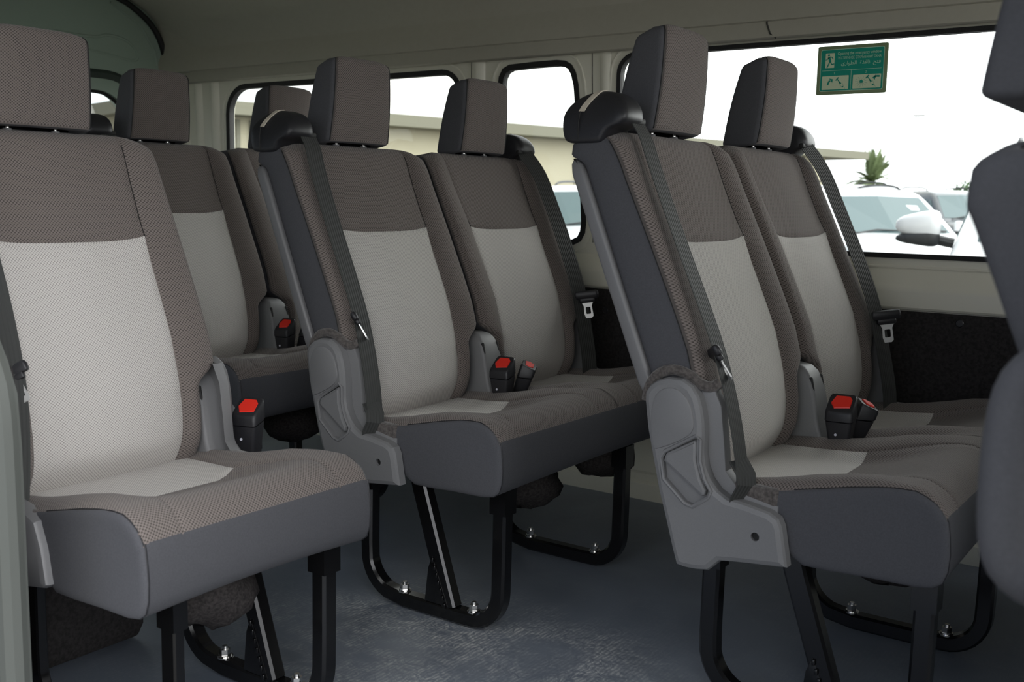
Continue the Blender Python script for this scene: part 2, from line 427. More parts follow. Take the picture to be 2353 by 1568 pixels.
def headrest(parent, yc, dz=0):
    rows, uvs = [], []
    lev = []
    z0, z1 = .920, 1.104; r = .015
    for a in (90, 65, 40, 20): lev.append((z0+r*.6-r*.6*math.sin(math.radians(a)), r*.9*(1-math.cos(math.radians(a)))))
    for i in range(9): lev.append((z0+r*.6+(z1-r-z0-r*.6)*i/8, 0))
    for a in (20, 40, 60, 75, 90): lev.append((z1-r+r*math.sin(math.radians(a)), r*(1-math.cos(math.radians(a)))))
    rows_lab = None
    lev = [(z0+.002, .034)]+lev+[(z1+.001, .03)]
    for z, e in lev:
        t = (z-z0)/(z1-z0)
        F0 = -.350+.012*t+.004*math.sin(PI*min(1, max(0, t))); B0 = -.432+.036*t-.004*math.sin(PI*t); w = .095-.008*t-.000
        half = []
        for i in range(8): y = (w-.010)*i/7; half.append((F0-.006*(abs(y)/w)**3, y, 'f'))
        x_ = F0-.006
        for a in (22, 45, 68, 90): half.append((x_-.010*(1-math.cos(math.radians(a))), w-.010+.010*math.sin(math.radians(a)), 's'))
        for i in range(1, 4): half.append((x_-.010+(B0+.009-x_+.010)*i/3, w-.001*i/3, 's'))
        for a in (30, 60, 90): half.append((B0+.009-.009*math.sin(math.radians(a)), w-.001-.009*(1-math.cos(math.radians(a))), 's'))
        for i in range(1, 5): half.append((B0, (w-.010)*(1-i/4), 's'))
        loop = half+[(x, -y, l) for x, y, l in half[-2:0:-1]]
        xc = (F0+B0)/2; hd = (F0-B0)/2; row = []; ur = []
        for x, y, l in loop:
            k = max(.04, 1-e/hd); yy = y*(1-e*.8/w)
            zz = z-.006*(abs(y)/w)**6*t-.010*max(0, (xc-x)/hd)*t**3+.006*max(0, (x-xc)/hd)*(1-t)**4
            row.append((xc+(x-xc)*k, yc+yy, zz+dz)); ur.append((yy+(x if l == 's' else 0), z*1.02+(e if x > xc else -e)))
        rows.append(row); uvs.append(ur)
    nb = len(half); H = len(rows[0])
    def group(k, j):
        jj = j if j < nb-1 else H-1-j
        return 'f' if jj < 8 and k > 2 else 's'
    G = loft_groups(rows, uvs, group)
    h = mesh('headrest', G['s'][0], G['s'][1], CHAR, parent, G['s'][2]); tag(h, 'charcoal headrest')
    mesh('front_panel', G['f'][0], G['f'][1], DARK, h, G['f'][2])['label'] = 'dark brown waffle cloth headrest front'
    for s in (-1, 1):
        ci = 8 if s > 0 else H-8
        m = MB(); m.tube([(r_[ci][0]+.0003, r_[ci][1]+s*.0004, r_[ci][2]) for r_ in rows[4:-3]], .0011, 6); m.obj('piping', BLKR, h)
        m = MB(); y = yc+s*.042
        m.cyl((-.385, y, .905), (-.385, y, .940+dz), .0040, 12); m.obj('headrest_post', CHRO, h)
        m = MB(); m.cyl((-.385, y, .914), (-.385, y, .9235), .009, 16, .007); m.obj('post_collar', PLAS, h)
    return h
EX = [(-.23, .368), (-.2, .372), (-.1, .381), (-.06, .388), (0, .401), (.034, .409), (.10, .421), (.134, .4205), (.155, .412), (.168, .401), (.1765, .386)]
MX = [(-.23, .362), (-.2, .366), (-.1, .369), (-.03, .374), (.02, .384), (.07, .403), (.11, .416), (.137, .418), (.157, .410), (.169, .400), (.1765, .386)]
def cushion(parent, centres):
    """seat cushion with charcoal front and sides, dished tops"""
    prof = []
    topx = [-.225, -.20, -.17, -.14, -.11, -.08, -.055, -.033, -.028, -.023, 0, .03, .06, .09, .115, .134, .148, .159, .167, .173, .1765]
    for x in topx: prof.append(('t', x))
    front = [(.1785, .381), (.1815, .36), (.1835, .335), (.182, .31), (.176, .293), (.164, .284), (.14, .280), (.08, .279), (.02, .276), (-.02, .276), (-.045, .290), (-.06, .32), (-.12, .325), (-.225, .325)]
    ys = [-.2035, -.199, -.192, -.184, -.174, -.162, -.152, -.1445, -.1415, -.1385, -.12, -.09, -.06, -.03, 0]
    ys = ys+[-y for y in ys[-2::-1]]
    ends = (centres[0]-.2035, centres[-1]+.2035); st = []
    for i, c in enumerate(centres):
        Y = list(ys)
        if i > 0: Y = [-.22, -.212]+Y
        if i < len(centres)-1: Y = Y+[.212]
        st += [(c, y) for y in Y]
    rows, uvs = [], []
    for c, yl in st:
        a = abs(yl); row = []; ur = []; L = 0; last = None
        for p in prof:
            x = p[1]
            b = sm(.095, .165, a)
            z = lerp(MX, x)*(1-b)+lerp(EX, x)*b
            z += (.009*math.exp(-((a-.178)/.022)**2)-.006*sm(.19, .22, a))*(1-sm(.02, .13, x))
            ym = yl
            # seam lines converge towards the front of the pale panel
            ymw = lerp([(-.2, 1.07), (-.1, .97), (-.028, .78), (.02, .85), (.09, .95), (.18, 1.02)], x)
            ym = yl*(1+(ymw-1)*(sm(0, .1415, a) if a < .1415 else 1-sm(.1415, .203, a)))
            if abs(a-.1415) < .001: z -= .0022
            if abs(x+.028) < .001 and a < .1415: z -= .0018
            edge = (c+yl < ends[0]+.03) or (c+yl > ends[1]-.03)
            if edge and len(centres)*0 == 0:
                q = min(c+yl-ends[0], ends[1]-c-yl); z -= .005*(1-min(1, q/.012))**2
            P = Vector((x, c+ym, z))
            if last is not None: L += (P-last).length
            last = P; row.append(P); ur.append((ym, L))
        for x, z in front:
            dz = -.006*math.sin(PI*min(1, max(0, (c+yl-ends[0])/(ends[1]-ends[0]))))*(1 if z < .3 else 0)*-1
            P = Vector((x, c+yl, z+dz)); L += (P-last).length; last = P; row.append(P); ur.append((yl, L))
        rows.append(row); uvs.append(ur)
    NT = len(topx); NP = len(rows[0])
    def group(k, j):
        if j >= NT-1: return 'front'
        a = min(abs(st[k][1]), abs(st[k+1][1])) if st[k][1]*st[k+1][1] > 0 else 0
        xm = (topx[j]+topx[j+1])/2
        return 'lite' if (a < .1414 and xm < -.028) else 'dark'
    G = loft_groups(rows, uvs, group, closed=False)
    cu = mesh('seat_cushion', G['dark'][0], G['dark'][1], DARK, parent, G['dark'][2]); tag(cu, 'dark brown waffle cloth cushion')
    # pale panels: one per seating place
    V, F, U = G['lite']
    for c in centres:
        fs = [f for f in F if abs(V[f[0]][1]-c) < .17]; used = sorted({i for f in fs for i in f}); mp = {v: i for i, v in enumerate(used)}
        p = mesh('centre_panel', [V[i] for i in used], [tuple(mp[i] for i in f) for f in fs], LITE, cu, [U[i] for i in used]); tag(p, 'light grey seat panel')
    # charcoal front + end caps
    V, F, U = G['front']; V = list(V); F = list(F); U = list(U)
    for e, row in ((-1, rows[0]), (1, rows[-1])):
        base = [(p[0], p[2]) for p in row]; sg_ = 1
        rings = [(base, 0)]+[(inset(base, q), dy) for q, dy in ((.0015, .0022), (.004, .0038), (.009, .0048), (.016, .0052))]
        prev = None
        for R_, dy in rings:
            ids = []
            for x, z in R_: V.append((x, row[0][1]+e*dy, z)); U.append((x, z)); ids.append(len(V)-1)
            if prev:
                for i in range(NP): F.append((prev[i], prev[(i+1) % NP], ids[(i+1) % NP], ids[i]))
            prev = ids
        F.append(tuple(prev))
    tag(mesh('cushion_border', V, F, CHAR, cu, U, sharp=60), 'smooth charcoal cushion border')
    # corner seams in the charcoal border
    for yy in (ends[0]+.001, ends[1]-.001):
        m = MB(); s = -1 if yy < centres[0] else 1
        m.tube([(x+.0002, yy-s*.0008, z) for x, z in [(.1768, .3855)]+front[:6]], .0011, 6)
        m.tube([(x, yy+s*.000, lerp(EX, x)-.0045) for x in (.176, .172, .163, .15, .134, .11, .08, .04, 0, -.04)], .0011, 6)
        m.obj('border_seam', BLKP, cu)
    # felt side patch between bracket and border
    for yy, s in ((ends[0], 1), (ends[1], -1)):
        m = MB(); m.rbox((-.105, yy+s*.0055, .340), (.088, .026, .090), .006); tag(m.obj('felt_patch', FELT, cu), 'brown felt patch at the cushion corner')
    return cu
BR = [(-.278, .497), (-.278, .510), (-.271, .522), (-.258, .532), (-.24, .538), (-.215, .538), (-.198, .529), (-.187, .514), (-.1815, .497), (-.177, .476), (-.1755, .455), (-.1755, .43), (-.172, .407), (-.163, .388), (-.149, .373), (-.133, .364), (-.103, .361), (-.066, .3545), (-.052, .347), (-.046, .335), (-.041, .309), (-.035, .276), (-.118, .267), (-.140, .264), (-.150, .254), (-.159, .245), (-.18, .2415), (-.2, .241), (-.213, .243), (-.222, .270), (-.234, .311), (-.249, .359), (-.261, .409), (-.272, .455)]
REC = [(-.2405, .411), (-.236, .420), (-.186, .4505), (-.181, .447), (-.181, .417), (-.172, .388), (-.161, .371), (-.164, .363), (-.188, .345), (-.200, .348), (-.236, .379)]
LEV = [(-.2385, .407), (-.2355, .4185), (-.2325, .4215), (-.188, .447), (-.1845, .445), (-.1835, .417), (-.1745, .388), (-.1655, .372), (-.167, .364), (-.172, .362), (-.228, .4)]
def circ(x, z, r, n=16): return [(x+r*math.cos(2*PI*i/n), z+r*math.sin(2*PI*i/n)) for i in range(n)]
def bracket(parent, yc, s):
    """moulded recliner cover; s=-1 near side, +1 far side"""
    yo = yc+s*.236; yi = yc+s*.212
    hb = plate('recliner_bracket', BR, yo, yi, .009, PLAS, parent, holes=[REC, circ(-.084, .315, .0068)], depth=.008, sharp=24)
    tag(hb, 'grey moulded recliner bracket')
    m = MB(); yy = yo-s*.0002
    m.tube([(x, yo, z) for x, z in inset(REC, -.003)], .0030, 6, closed=True); m.obj('recess_rim', PLAS, hb)
    plate('recline_lever', LEV, yo+s*.0035, yo-s*.0075, .0045, PLAS, hb, sharp=24)
    # raised oval boss at the top
    plate('pivot_cover', chaikin([(-.262, .42), (-.266, .49), (-.252, .520), (-.222, .526), (-.199, .508), (-.189, .476), (-.191, .458), (-.21, .443), (-.24, .428)], 2), yo+s*.003, yo-s*.002, .004, PLAS, hb)
    m = MB(); m.cyl((-.084, yo-s*.0078, .315), (-.084, yo-s*.006, .315), .0067, 16); m.obj('hole_shade_disc', BLKR, hb)  # dark disc paints the shade at the bottom of the bolt hole
    # inner web behind the outer cover
    plate('inner_web', [(-.25, .40), (-.24, .525), (-.175, .532), (-.158, .50), (-.150, .44), (-.146, .40), (-.12, .372), (-.06, .36), (-.06, .30), (-.2, .28)], yc+s*.2115, yc+s*.190, .003, PLAS, parent)
    # felt cuff round the top of the bracket
    if s > 0: return
    m = MB(); m.tube(chaikin([(-.285, yc+s*.213, .495), (-.281, yc+s*.214, .520), (-.262, yc+s*.215, .543), (-.235, yc+s*.215, .550), (-.210, yc+s*.214, .543), (-.194, yc+s*.213, .530), (-.176, yc+s*.210, .526), (-.165, yc+s*.204, .534)], 2, False), .0085, 10, rs=None)
    tag(m.obj('felt_cuff', FELT, parent), 'brown felt cuff over the recliner bracket')
def ribbon(P, Wd, w, name, parent, t=.0014):
    """belt: P centre points, Wd width direction at each point"""
    m = MB(); V = []; U = []; F = []; L = 0
    P = [Vector(p) for p in P]
    for i, p in enumerate(P):
        d = (P[min(i+1, len(P)-1)]-P[max(i-1, 0)]).normalized(); wd = Vector(Wd[i] if isinstance(Wd, list) else Wd); wd = (wd-d*wd.dot(d)).normalized()
        n = d.cross(wd).normalized()
        if i: L += (p-P[i-1]).length
        for q, e in ((-.5, -.5), (.5, -.5), (.5, .5), (-.5, .5)): V.append(p+wd*w*q+n*t*e); U.append((q*w, L))
    for k in range(len(P)-1):
        for i in range(4): F.append((4*k+i, 4*k+(i+1) % 4, 4*k+4+(i+1) % 4, 4*k+4+i))
    F += [(3, 2, 1, 0), tuple(4*(len(P)-1)+i for i in range(4))]
    m.add(V, F, U); return m.obj(name, WEBB, parent)
def frame3(L, Wd):
    L = Vector(L).normalized(); Wd = Vector(Wd); Wd = (Wd-L*Wd.dot(L)).normalized(); return Matrix((Wd, L.cross(Wd), L)).transposed()
def tongue(parent, p, L, Wd, sc=1.0):
    """latch: black grip and bright slotted plate hanging along L"""
    R = frame3(L, Wd); p = Vector(p)
    m = MB(); m.rbox(p, (.052*sc, .012*sc, .018*sc), .0055*sc, R); m.rbox(p+R @ Vector((0, 0, .011*sc)), (.034*sc, .010*sc, .012*sc), .004*sc, R)
    t = m.obj('latch_grip', BLKP, parent)
    out = [(-.014, .012), (-.0085, .024), (-.0095, .046), (-.006, .050), (.006, .050), (.0095, .046), (.0085, .024), (.014, .012)]
    hole = rrect(-.0052, .0052, .026, .041, .002, 3)
    bm = bmesh.new(); vs = fill(bm, [[(a*sc, b*sc) for a, b in out], [(a*sc, b*sc) for a, b in hole]], lambda q: p+R @ Vector((q[0], -.0012, q[1])))
    ge = bmesh.ops.extrude_face_region(bm, geom=bm.faces[:]); bmesh.ops.translate(bm, verts=[v for v in ge['geom'] if isinstance(v, bmesh.types.BMVert)], vec=R @ Vector((0, .0024, 0)))
    bmesh.ops.recalc_face_normals(bm, faces=bm.faces); me = bpy.data.meshes.new('latch_plate'); bm.to_mesh(me); bm.free()
    link('latch_plate', me, LATC, t, sharp=30)
def buckle(parent, base, L, Wd, h=.088, w=.050, d=.034, tilt=.85, red=True):
    """belt buckle; L its long axis, Wd its broad direction, top slopes towards -D"""
    R = frame3(L, Wd); b = Vector(base); T = lambda x, y, z: b+R @ Vector((x, y, z))
    def loops(levels):
        rows = []
        for z, kx, ky, sl in levels:
            row = []
            for cx, cy, a0 in ((1, 1, 0), (-1, 1, 90), (-1, -1, 180), (1, -1, 270)):
                for i in range(4):
                    a = math.radians(a0+30*i); r = .006
                    x = cx*(w/2*kx-r)+r*math.cos(a); y = cy*(d/2*ky-r)+r*math.sin(a); row.append(T(x, y, z+sl*y))
            rows.append(row)
        return rows
    def skin(rows, name, mat, par):
        m_ = len(rows[0]); V = [v for r_ in rows for v in r_]; F = [(k*m_+i, k*m_+(i+1) % m_, (k+1)*m_+(i+1) % m_, (k+1)*m_+i) for k in range(len(rows)-1) for i in range(m_)]
        F += [tuple(range(m_)), tuple((len(rows)-1)*m_+i for i in range(m_))]
        return mesh(name, V, F, mat, par, sharp=40)
    o = skin(loops([(-.02, .70, .8, 0), (.02, .80, .9, 0), (h*.62, .98, 1, .2), (h*.64, .98, 1, .25)]), 'buckle', BLKP, parent)
    skin(loops([(h*.66, .97, .97, .25), (h*.68, 1.03, 1.06, .3), (h*.93, 1.0, 1.06, tilt), (h*.97, .93, .95, tilt), (h*.975, .85, .85, tilt)]), 'buckle_cap', BLKP, o)
    if red:
        P = [(-.018, -.002), (-.012, .010), (.013, .010), (.018, .006), (.018, -.008), (-.010, -.011)]
        V = [T(x, y, h*.975+tilt*y+.0004) for x, y in P]+[T(x*.95, y*.95, h*.975+tilt*y+.0028) for x, y in P]
        n = len(P); F = [(i, (i+1) % n, n+(i+1) % n, n+i) for i in range(n)]+[tuple(range(n, 2*n)), tuple(range(n))]
        tag(mesh('release_button', V, F, RED, o, smooth=False), 'red release button')
        m = MB(); m.cyl(T(-.004, -d/2*.93, h*.34), T(-.004, -d/2-.0006, h*.34), .0024, 12); tag(m.obj('press_dot', WDOT, o), 'small white dot')
    return o
def retractor(parent, yc, s):
    """black shoulder belt housing on the top corner of the backrest"""
    prof = [(-.448, .900), (-.457, .908), (-.461, .926), (-.459, .948), (-.445, .968), (-.418, .983), (-.388, .984), (-.361, .977), (-.345, .960), (-.340, .941), (-.345, .930), (-.366, .924), (-.376, .914), (-.382, .902), (-.39, .899), (-.42, .899)]
    prof = chaikin(prof, 2); cx, cz = -.40, .935; rows = []
    for t, e in ((0, .30), (.0, .12), (.0015, .06), (.005, .02), (.012, 0), (.03, 0), (.055, 0), (.066, .03), (.072, .10), (.075, .3)):
        row = []
        for x, z in prof:
            zz = cz+(z-cz)*(1-e); xx = cx+(x-cx)*(1-e)
            dome = .030*max(0, (zz-.935)/.05)**2*max(0, 1-t/.05)+.004*max(0, (abs(xx-cx)/.06))**3*max(0, 1-t/.04)
            row.append((xx, yc+s*(.2165-t-dome), zz))
        rows.append(row)
    m_ = len(prof); V = [v for r_ in rows for v in r_]; F = [(k*m_+i, k*m_+(i+1) % m_, (k+1)*m_+(i+1) % m_, (k+1)*m_+i) for k in range(len(rows)-1) for i in range(m_)]
    F += [tuple(range(m_)), tuple((len(rows)-1)*m_+i for i in range(m_))]
    r = mesh('belt_housing', V, F, BLKP, parent, sharp=60); tag(r, 'black shoulder belt housing')
    # beige insert over the crown, and the parting line below it
    yv = lambda z: .2172-.030*max(0, (z-.935)/.05)**2
    pts = [(-.420, .950), (-.417, .958), (-.413, .966), (-.409, .973), (-.406, .978)]
    pp = [(x, yc+s*(yv(z)+.0002), z) for x, z in pts]+[(-.403, yc+s*.188, .9835), (-.401, yc+s*.176, .9850)]
    m = MB(); m.sweep(pp, (.0105, .0022), (1, 0, 0)); tag(m.obj('beige_insert', BEIG, r), 'beige strip over the housing')
    m = MB(); m.tube([(-.421, yc+s*.2172, .950), (-.424, yc+s*.2172, .935), (-.4245, yc+s*.2172, .92), (-.4245, yc+s*.2165, .906)], .0010, 6); m.obj('parting_line', BLKR, r)
    m = MB(); m.rbox((-.3490, yc+s*.160, .9360), (.010, .046, .010), .003); m.obj('belt_slot', BLKR, r)
def legframe(parent, y, brace, w=.030):
    """black U shaped steel seat leg bolted to the floor"""
    P = [(-.186, .30), (-.188, .12)]
    for i in range(1, 8): a = PI-(-PI/2)*0; t = math.radians(180+82*i/8); P.append((-.112+.076*math.cos(t), .098+.078*math.sin(t)))
    P += [(-.09, .0165), (.06, .0165)]
    for i in range(1, 9): t = math.radians(270+90*i/8); P.append((.075+.068*math.cos(t), .0165+.066+.066*math.sin(t)))
    P += [(.144, .14), (.145, .30)]
    m = MB(); m.sweep([(x, y, z) for x, z in P], (w, .030), (0, 1, 0))
    o = m.obj('leg_frame', BLKS, parent, sharp=40); tag(o, 'glossy black steel leg frame')
    for bx in (-.0945, .081):
        m = MB(); m.cyl((bx, y, .031), (bx, y, .0335), .0138, 24); m.cyl((bx, y, .0335), (bx, y, .036), .0112, 24); m.cyl((bx, y, .036), (bx, y, .046), .0095, 6, .0092); m.cyl((bx, y, .046), (bx, y, .051), .0052, 16, .0046)
        m.obj('floor_bolt', CHRO, o, sharp=20)
    if brace:
        m = MB(); m.sweep([(-.062, y, .30), (-.048, y, .25), (.026, y, .028)], (.028, .036), (0, 1, 0))
        b = m.obj('brace', BLKS, o, sharp=40)
        plate('gusset', [(-.03, .032), (.028, .032), (-.012, .125), (-.022, .10)], y-.015, y-.011, .001, BLKS, o)
        m = MB()
        for i in range(7):
            t = i/6; m.rbox((-.010+.030*t, y-.0165, .118-.085*t), (.006, .004, .010), .0018)
        m.obj('weld_bead', BLKS, o)
    # top bracket tying leg to seat rail
    for bx, bz, q in ((.1445, .262, .036), (-.187, .255, .036)):
        m = MB(); m.box((bx, y, bz), (q, w+.005, .05)); m.obj('mount_plate', BLKS, o, smooth=False)
    return o
def rails(parent, y0, y1, lumpy):
    for x in (-.16, .12):
        m = MB(); m.box((x, (y0+y1)/2, .297), (.035, y1-y0, .026)); m.obj('cross_rail', BLKS, parent, smooth=False)
    for yy in lumpy:
        V = []; F = []; n, k = 20, 9; rnd = random.Random(int(yy*1000))
        for a in range(k+1):
            ph = PI*a/k
            for b in range(n):
                th = 2*PI*b/n; q = 1+.10*math.sin(3*th+a)+.05*rnd.uniform(-1, 1)
                V.append((.03+.085*q*math.sin(ph)*math.cos(th), yy+.070*q*math.sin(ph)*math.sin(th), .235+.055*q*math.cos(ph)))
        for a in range(k):
            for b in range(n): F.append((a*n+b, a*n+(b+1) % n, (a+1)*n+(b+1) % n, (a+1)*n+b))
        tag(mesh('felt_underpad', V, F, DFEL, parent), 'dark felt pad bulging under the cushion')
def midblock(parent, y, dx=0):
    """grey recliner cover standing between the two backrests"""
    rows = []
    for z, w, x0, x1 in ((.335, .040, -.25, -.105), (.37, .039, -.25, -.118), (.40, .038, -.25, -.130), (.43, .038, -.25, -.136), (.46, .037, -.25, -.142), (.485, .036, -.25, -.150), (.50, .033, -.25, -.158), (.510, .027, -.248, -.168), (.515, .016, -.24, -.185)):
        x1 += dx; x0 += dx
        q = min(.008, w*.45); row = []
        for cx, cy, a0 in ((x1-q, w-q, 0), (x0+q, w-q, 90), (x0+q, -w+q, 180), (x1-q, -w+q, 270)):
            for i in range(5): a = math.radians(a0+90*i/4); row.append((cx+q*math.cos(a), y+cy+q*math.sin(a), z))
        rows.append(row)
    rows = [[(x-(.010 if x > -.2+dx else 0), y+(yy-y)*.88, z) for x, yy, z in r_] for r_ in rows]
    m_ = len(rows[0]); V = [v for r_ in rows for v in r_]; F = [(k*m_+i, k*m_+(i+1) % m_, (k+1)*m_+(i+1) % m_, (k+1)*m_+i) for k in range(len(rows)-1) for i in range(m_)]
    F += [tuple(range(m_)), tuple((len(rows)-1)*m_+i for i in range(m_))]
    o = mesh('hinge_cover', V, F, PLAS, parent, sharp=50); tag(o, 'grey hinge cover between the backrests')
    for s in (-1, 1):
        m = MB(); m.rbox((-.161+dx, y+s*.026, .468), (.012, .006, .05), .0025, Matrix.Rotation(math.radians(-12), 3, 'Y')); m.obj('cover_slot', BLKR, o)
def belt(parent, yc, s, flat):
    """shoulder belt from housing down past the seat; flat = belt faces forward"""
    if not flat:
        P = [(-.357, .158, .940), (-.352, .158, .930), (-.337, .160, .910), (-.322, .167, .880), (-.294, .173, .82), (-.259, .177, .745), (-.221, .180, .665), (-.184, .184, .585), (-.160, .190, .52), (-.142, .196, .46), (-.130, .202, .41), (-.126, .206, .385)]
        P = [(x+.006, yc+s*y, z) for x, y, z in P]
        ribbon(chaikin(P, 1, False), (0, 1, 0), .042, 'belt_webbing', parent)
    else:
        P = [(-.357, .165, .940), (-.350, .166, .930), (-.333, .178, .905), (-.315, .188, .872), (-.283, .192, .80), (-.24, .190, .71), (-.190, .186, .59), (-.165, .178, .50), (-.145, .172, .42), (-.140, .170, .375)]
        P = [(x+.008, yc+s*y, z) for x, y, z in P]
        ribbon(chaikin(P, 1, False), (.35, 1, 0), .046, 'belt_webbing', parent)
    # lower anchor strap
    m = MB()
    if not flat:
        ribbon([(-.128, yc+s*.207, .42), (-.112, yc+s*.214, .402), (-.108, yc+s*.218, .385), (-.118, yc+s*.219, .365), (-.122, yc+s*.215, .345)], (.5, .9, 0), .036, 'anchor_strap', parent)
        p = (-.180, yc+s*.196, .580); tongue(parent, p, (.55, .10, -.80), (-.60, .80, -.25))
    else:
        p = (-.158, yc+s*.186, .575); tongue(parent, p, (.12, .10, -1), (.90, .44, 0), 1.2)

def bench():
    r = empty('double_seat')
    C2 = (0, .44)
    for c in C2: backrest(r, c); headrest(r, c)
    cushion(r, C2)
    bracket(r, 0, -1); bracket(r, .44, 1); midblock(r, .22)
    retractor(r, 0, -1); retractor(r, .44, 1)
    belt(r, 0, -1, False); belt(r, .44, 1, True)
    buckle(r, (-.100, .187, .368), (-.02, -.02, 1), (1, .02, 0))
    buckle(r, (-.100, .243, .368), (.34, .10, 1), (.5, -.85, 0), h=.085, tilt=-.1)
    rails(r, -.16, .60, (.08, .40))
    legframe(r, -.1456, True); legframe(r, .3004, False)
    return r
def single(grip=False, housing=True):
    r = empty('single_seat')
    backrest(r, 0, not grip); hr = headrest(r, 0, 0); cushion(r, (0,))
    if grip: hr.location = (-.012, 0, .035)
    else: hr.scale = (1, 1, .885); hr.location = (0, 0, .920*.115)
    bracket(r, .0, 1); midblock(r, .205, -.035)
    # shallow cover on the door side
    o = plate('side_cover', [(-.25, .50), (-.17, .50), (-.16, .40), (-.07, .385), (-.045, .375), (-.030, .34), (-.020, .290), (-.028, .284), (-.16, .262), (-.215, .27)], -.222, -.196, .008, SHEL, r); tag(o, 'pale grey side cover on the door side')
    if housing:
        retractor(r, 0, -1)
        P = [(-.357, -.158, .940), (-.345, -.160, .92), (-.322, -.162, .880), (-.258, -.167, .745), (-.220, -.170, .665), (-.188, -.174, .585), (-.165, -.180, .52), (-.148, -.190, .46), (-.128, -.205, .40), (-.126, -.21, .375)]
        ribbon(chaikin([(x+.008, y, z) for x, y, z in P], 1, False), (.5, 1, 0), .044, 'belt_webbing', r)
        tongue(r, (-.176, -.170, .562), (.50, .10, -.8), (.65, .76, .35))
    buckle(r, (-.152, .248, .366), (0.0, -.02, 1), (.95, .25, 0))
    rails(r, -.16, .17, (.0,))
    legframe(r, -.1400, False, .018); legframe(r, .1400, True)
    if grip:
        m = MB(); y = -.262
        P = chaikin([(-.29, -.20, .79), (-.325, y, .785), (-.360, y, .774), (-.371, y, .745), (-.371, y, .662), (-.360, y, .640), (-.325, y, .634), (-.29, -.20, .632)], 2, False)
        m.tube(P, .0175, 14); tag(m.obj('grab_handle', CHAR, r), 'dark padded grab handle on the seat side')
    return r
def shift(r, dz):
    for ch in r.children:
        if not ch.name.startswith('leg_frame'): ch.location.z += dz

# ------------------------------------------------------------------ van interior
YW = .834; X0, X1 = -2.10, 2.60; YN = -1.0
# floor slab
m = MB(); m.box(((X0+X1)/2-.03, (YW+YN)/2, -.02), (X1-X0+.14, YW-YN+.06, .04)); tag(m.obj('floor', FLOOR, smooth=False), kind='structure')
# far side wall with three window openings
WIN = {1: rrect(-1.795, -.735, .692, 1.197, [.075, .10, .08, .08]),
       2: [(-.602, .75), (-.602, 1.13), (-.598, 1.165), (-.585, 1.187), (-.562, 1.197), (-.48, 1.200), (-.40, 1.2005), (-.372, 1.197), (-.352, 1.186), (-.338, 1.165), (-.328, 1.13), (-.313, 1.006), (-.295, .80), (-.292, .755), (-.295, .725), (-.308, .702), (-.332, .691), (-.36, .688), (-.55, .688), (-.585, .695), (-.599, .72)][::-1],
       3: rrect(-.207, 1.75, .695, 1.2065, [.05, .055, .06, .05])}
WC = bmesh.new()
fill(WC, [[(X0-.05, .669), (X1, .669), (X1, 1.218), (X0-.05, 1.218)]]+list(WIN.values()), lambda p: (p[0], YW, p[1]))
ge = bmesh.ops.extrude_face_region(WC, geom=WC.faces[:]); bmesh.ops.translate(WC, verts=[v for v in ge['geom'] if isinstance(v, bmesh.types.BMVert)], vec=(0, .035, 0))
# lower section: ledge and sill
SEC = [(YW, .669), (YW-.004, .664), (YW-.028, .634), (YW-.034, .626), (YW-.035, .620), (YW-.035, .585), (YW-.032, .580), (YW-.020, .578), (YW-.020, .31), (YW-.012, .30), (YW-.006, .12), (YW-.012, .105), (YW-.012, .085), (YW-.002, .075), (YW, .055), (YW-.01, .048), (YW-.008, .03), (YW, .0)]
sv = [[WC.verts.new((x, y, z)) for y, z in SEC] for x in (X0-.05, X1)]
for i in range(len(SEC)-1): WC.faces.new((sv[0][i], sv[1][i], sv[1][i+1], sv[0][i+1]))
bmesh.ops.recalc_face_normals(WC, faces=WC.faces)
me = bpy.data.meshes.new('wall_far'); WC.to_mesh(me); WC.free()
tag(link('wall_far', me, CREAM, sharp=30), kind='structure')
m = MB(); m.box(((X0+X1)/2, YW+.05, .30), (X1-X0, .02, .74)); tag(m.obj('wall_far_outer', CREAM, smooth=False), kind='structure')
# black felt board under the windows, with two press studs
def board():
    tag(plate('trim_18', rrect(-2.1, .0, .01, .60, .012), YN+.012, YN+.001, .003, BOARD, None), kind='structure')
    o = plate('trim_1', rrect(-.293, 2.4, .31, .576, .012), YW-.038, YW-.021, .003, BOARD, None); tag(o, kind='structure')
    for x, z in ((.71, .558), (-.20, .52), (.30, .40)):
        m = MB(); m.cyl((x, YW-.038, z), (x, YW-.041, z), .009, 16, .007); m.obj('press_stud', BLKP, o)
    o = plate('trim_2', rrect(-2.0, -.42, .31, .576, .012), YW-.038, YW-.021, .003, BOARD, None); tag(o, kind='structure')
board()
def window(n, P, y, sgn, mat_in=.016):
    bm = bmesh.new(); I = inset(P, mat_in)
    for a, b, c, d_ in ((P, y-.004*sgn, I, y-.002*sgn), (I, y-.002*sgn, I, y+.02*sgn), (P, y-.004*sgn, P, y+.02*sgn)):
        A = [bm.verts.new((p[0], b, p[1])) for p in a]; B = [bm.verts.new((p[0], d_, p[1])) for p in c]; k = len(A)
        for i in range(k): bm.faces.new((A[i], A[(i+1) % k], B[(i+1) % k], B[i]))
    bmesh.ops.remove_doubles(bm, verts=bm.verts, dist=1e-5); bmesh.ops.recalc_face_normals(bm, faces=bm.faces)
    me = bpy.data.meshes.new('g'); bm.to_mesh(me); bm.free()
    o = link('window_%d' % n, me, BLKR, sharp=30); tag(o, kind='structure')
    bm = bmesh.new(); fill(bm, [inset(P, mat_in-.003)], lambda p: (p[0], y+.008*sgn, p[1])); me = bpy.data.meshes.new('pane'); bm.to_mesh(me); bm.free()
    link('glass_pane', me, GLASS, o)
    # pressed rib in the metal round the opening
    return o
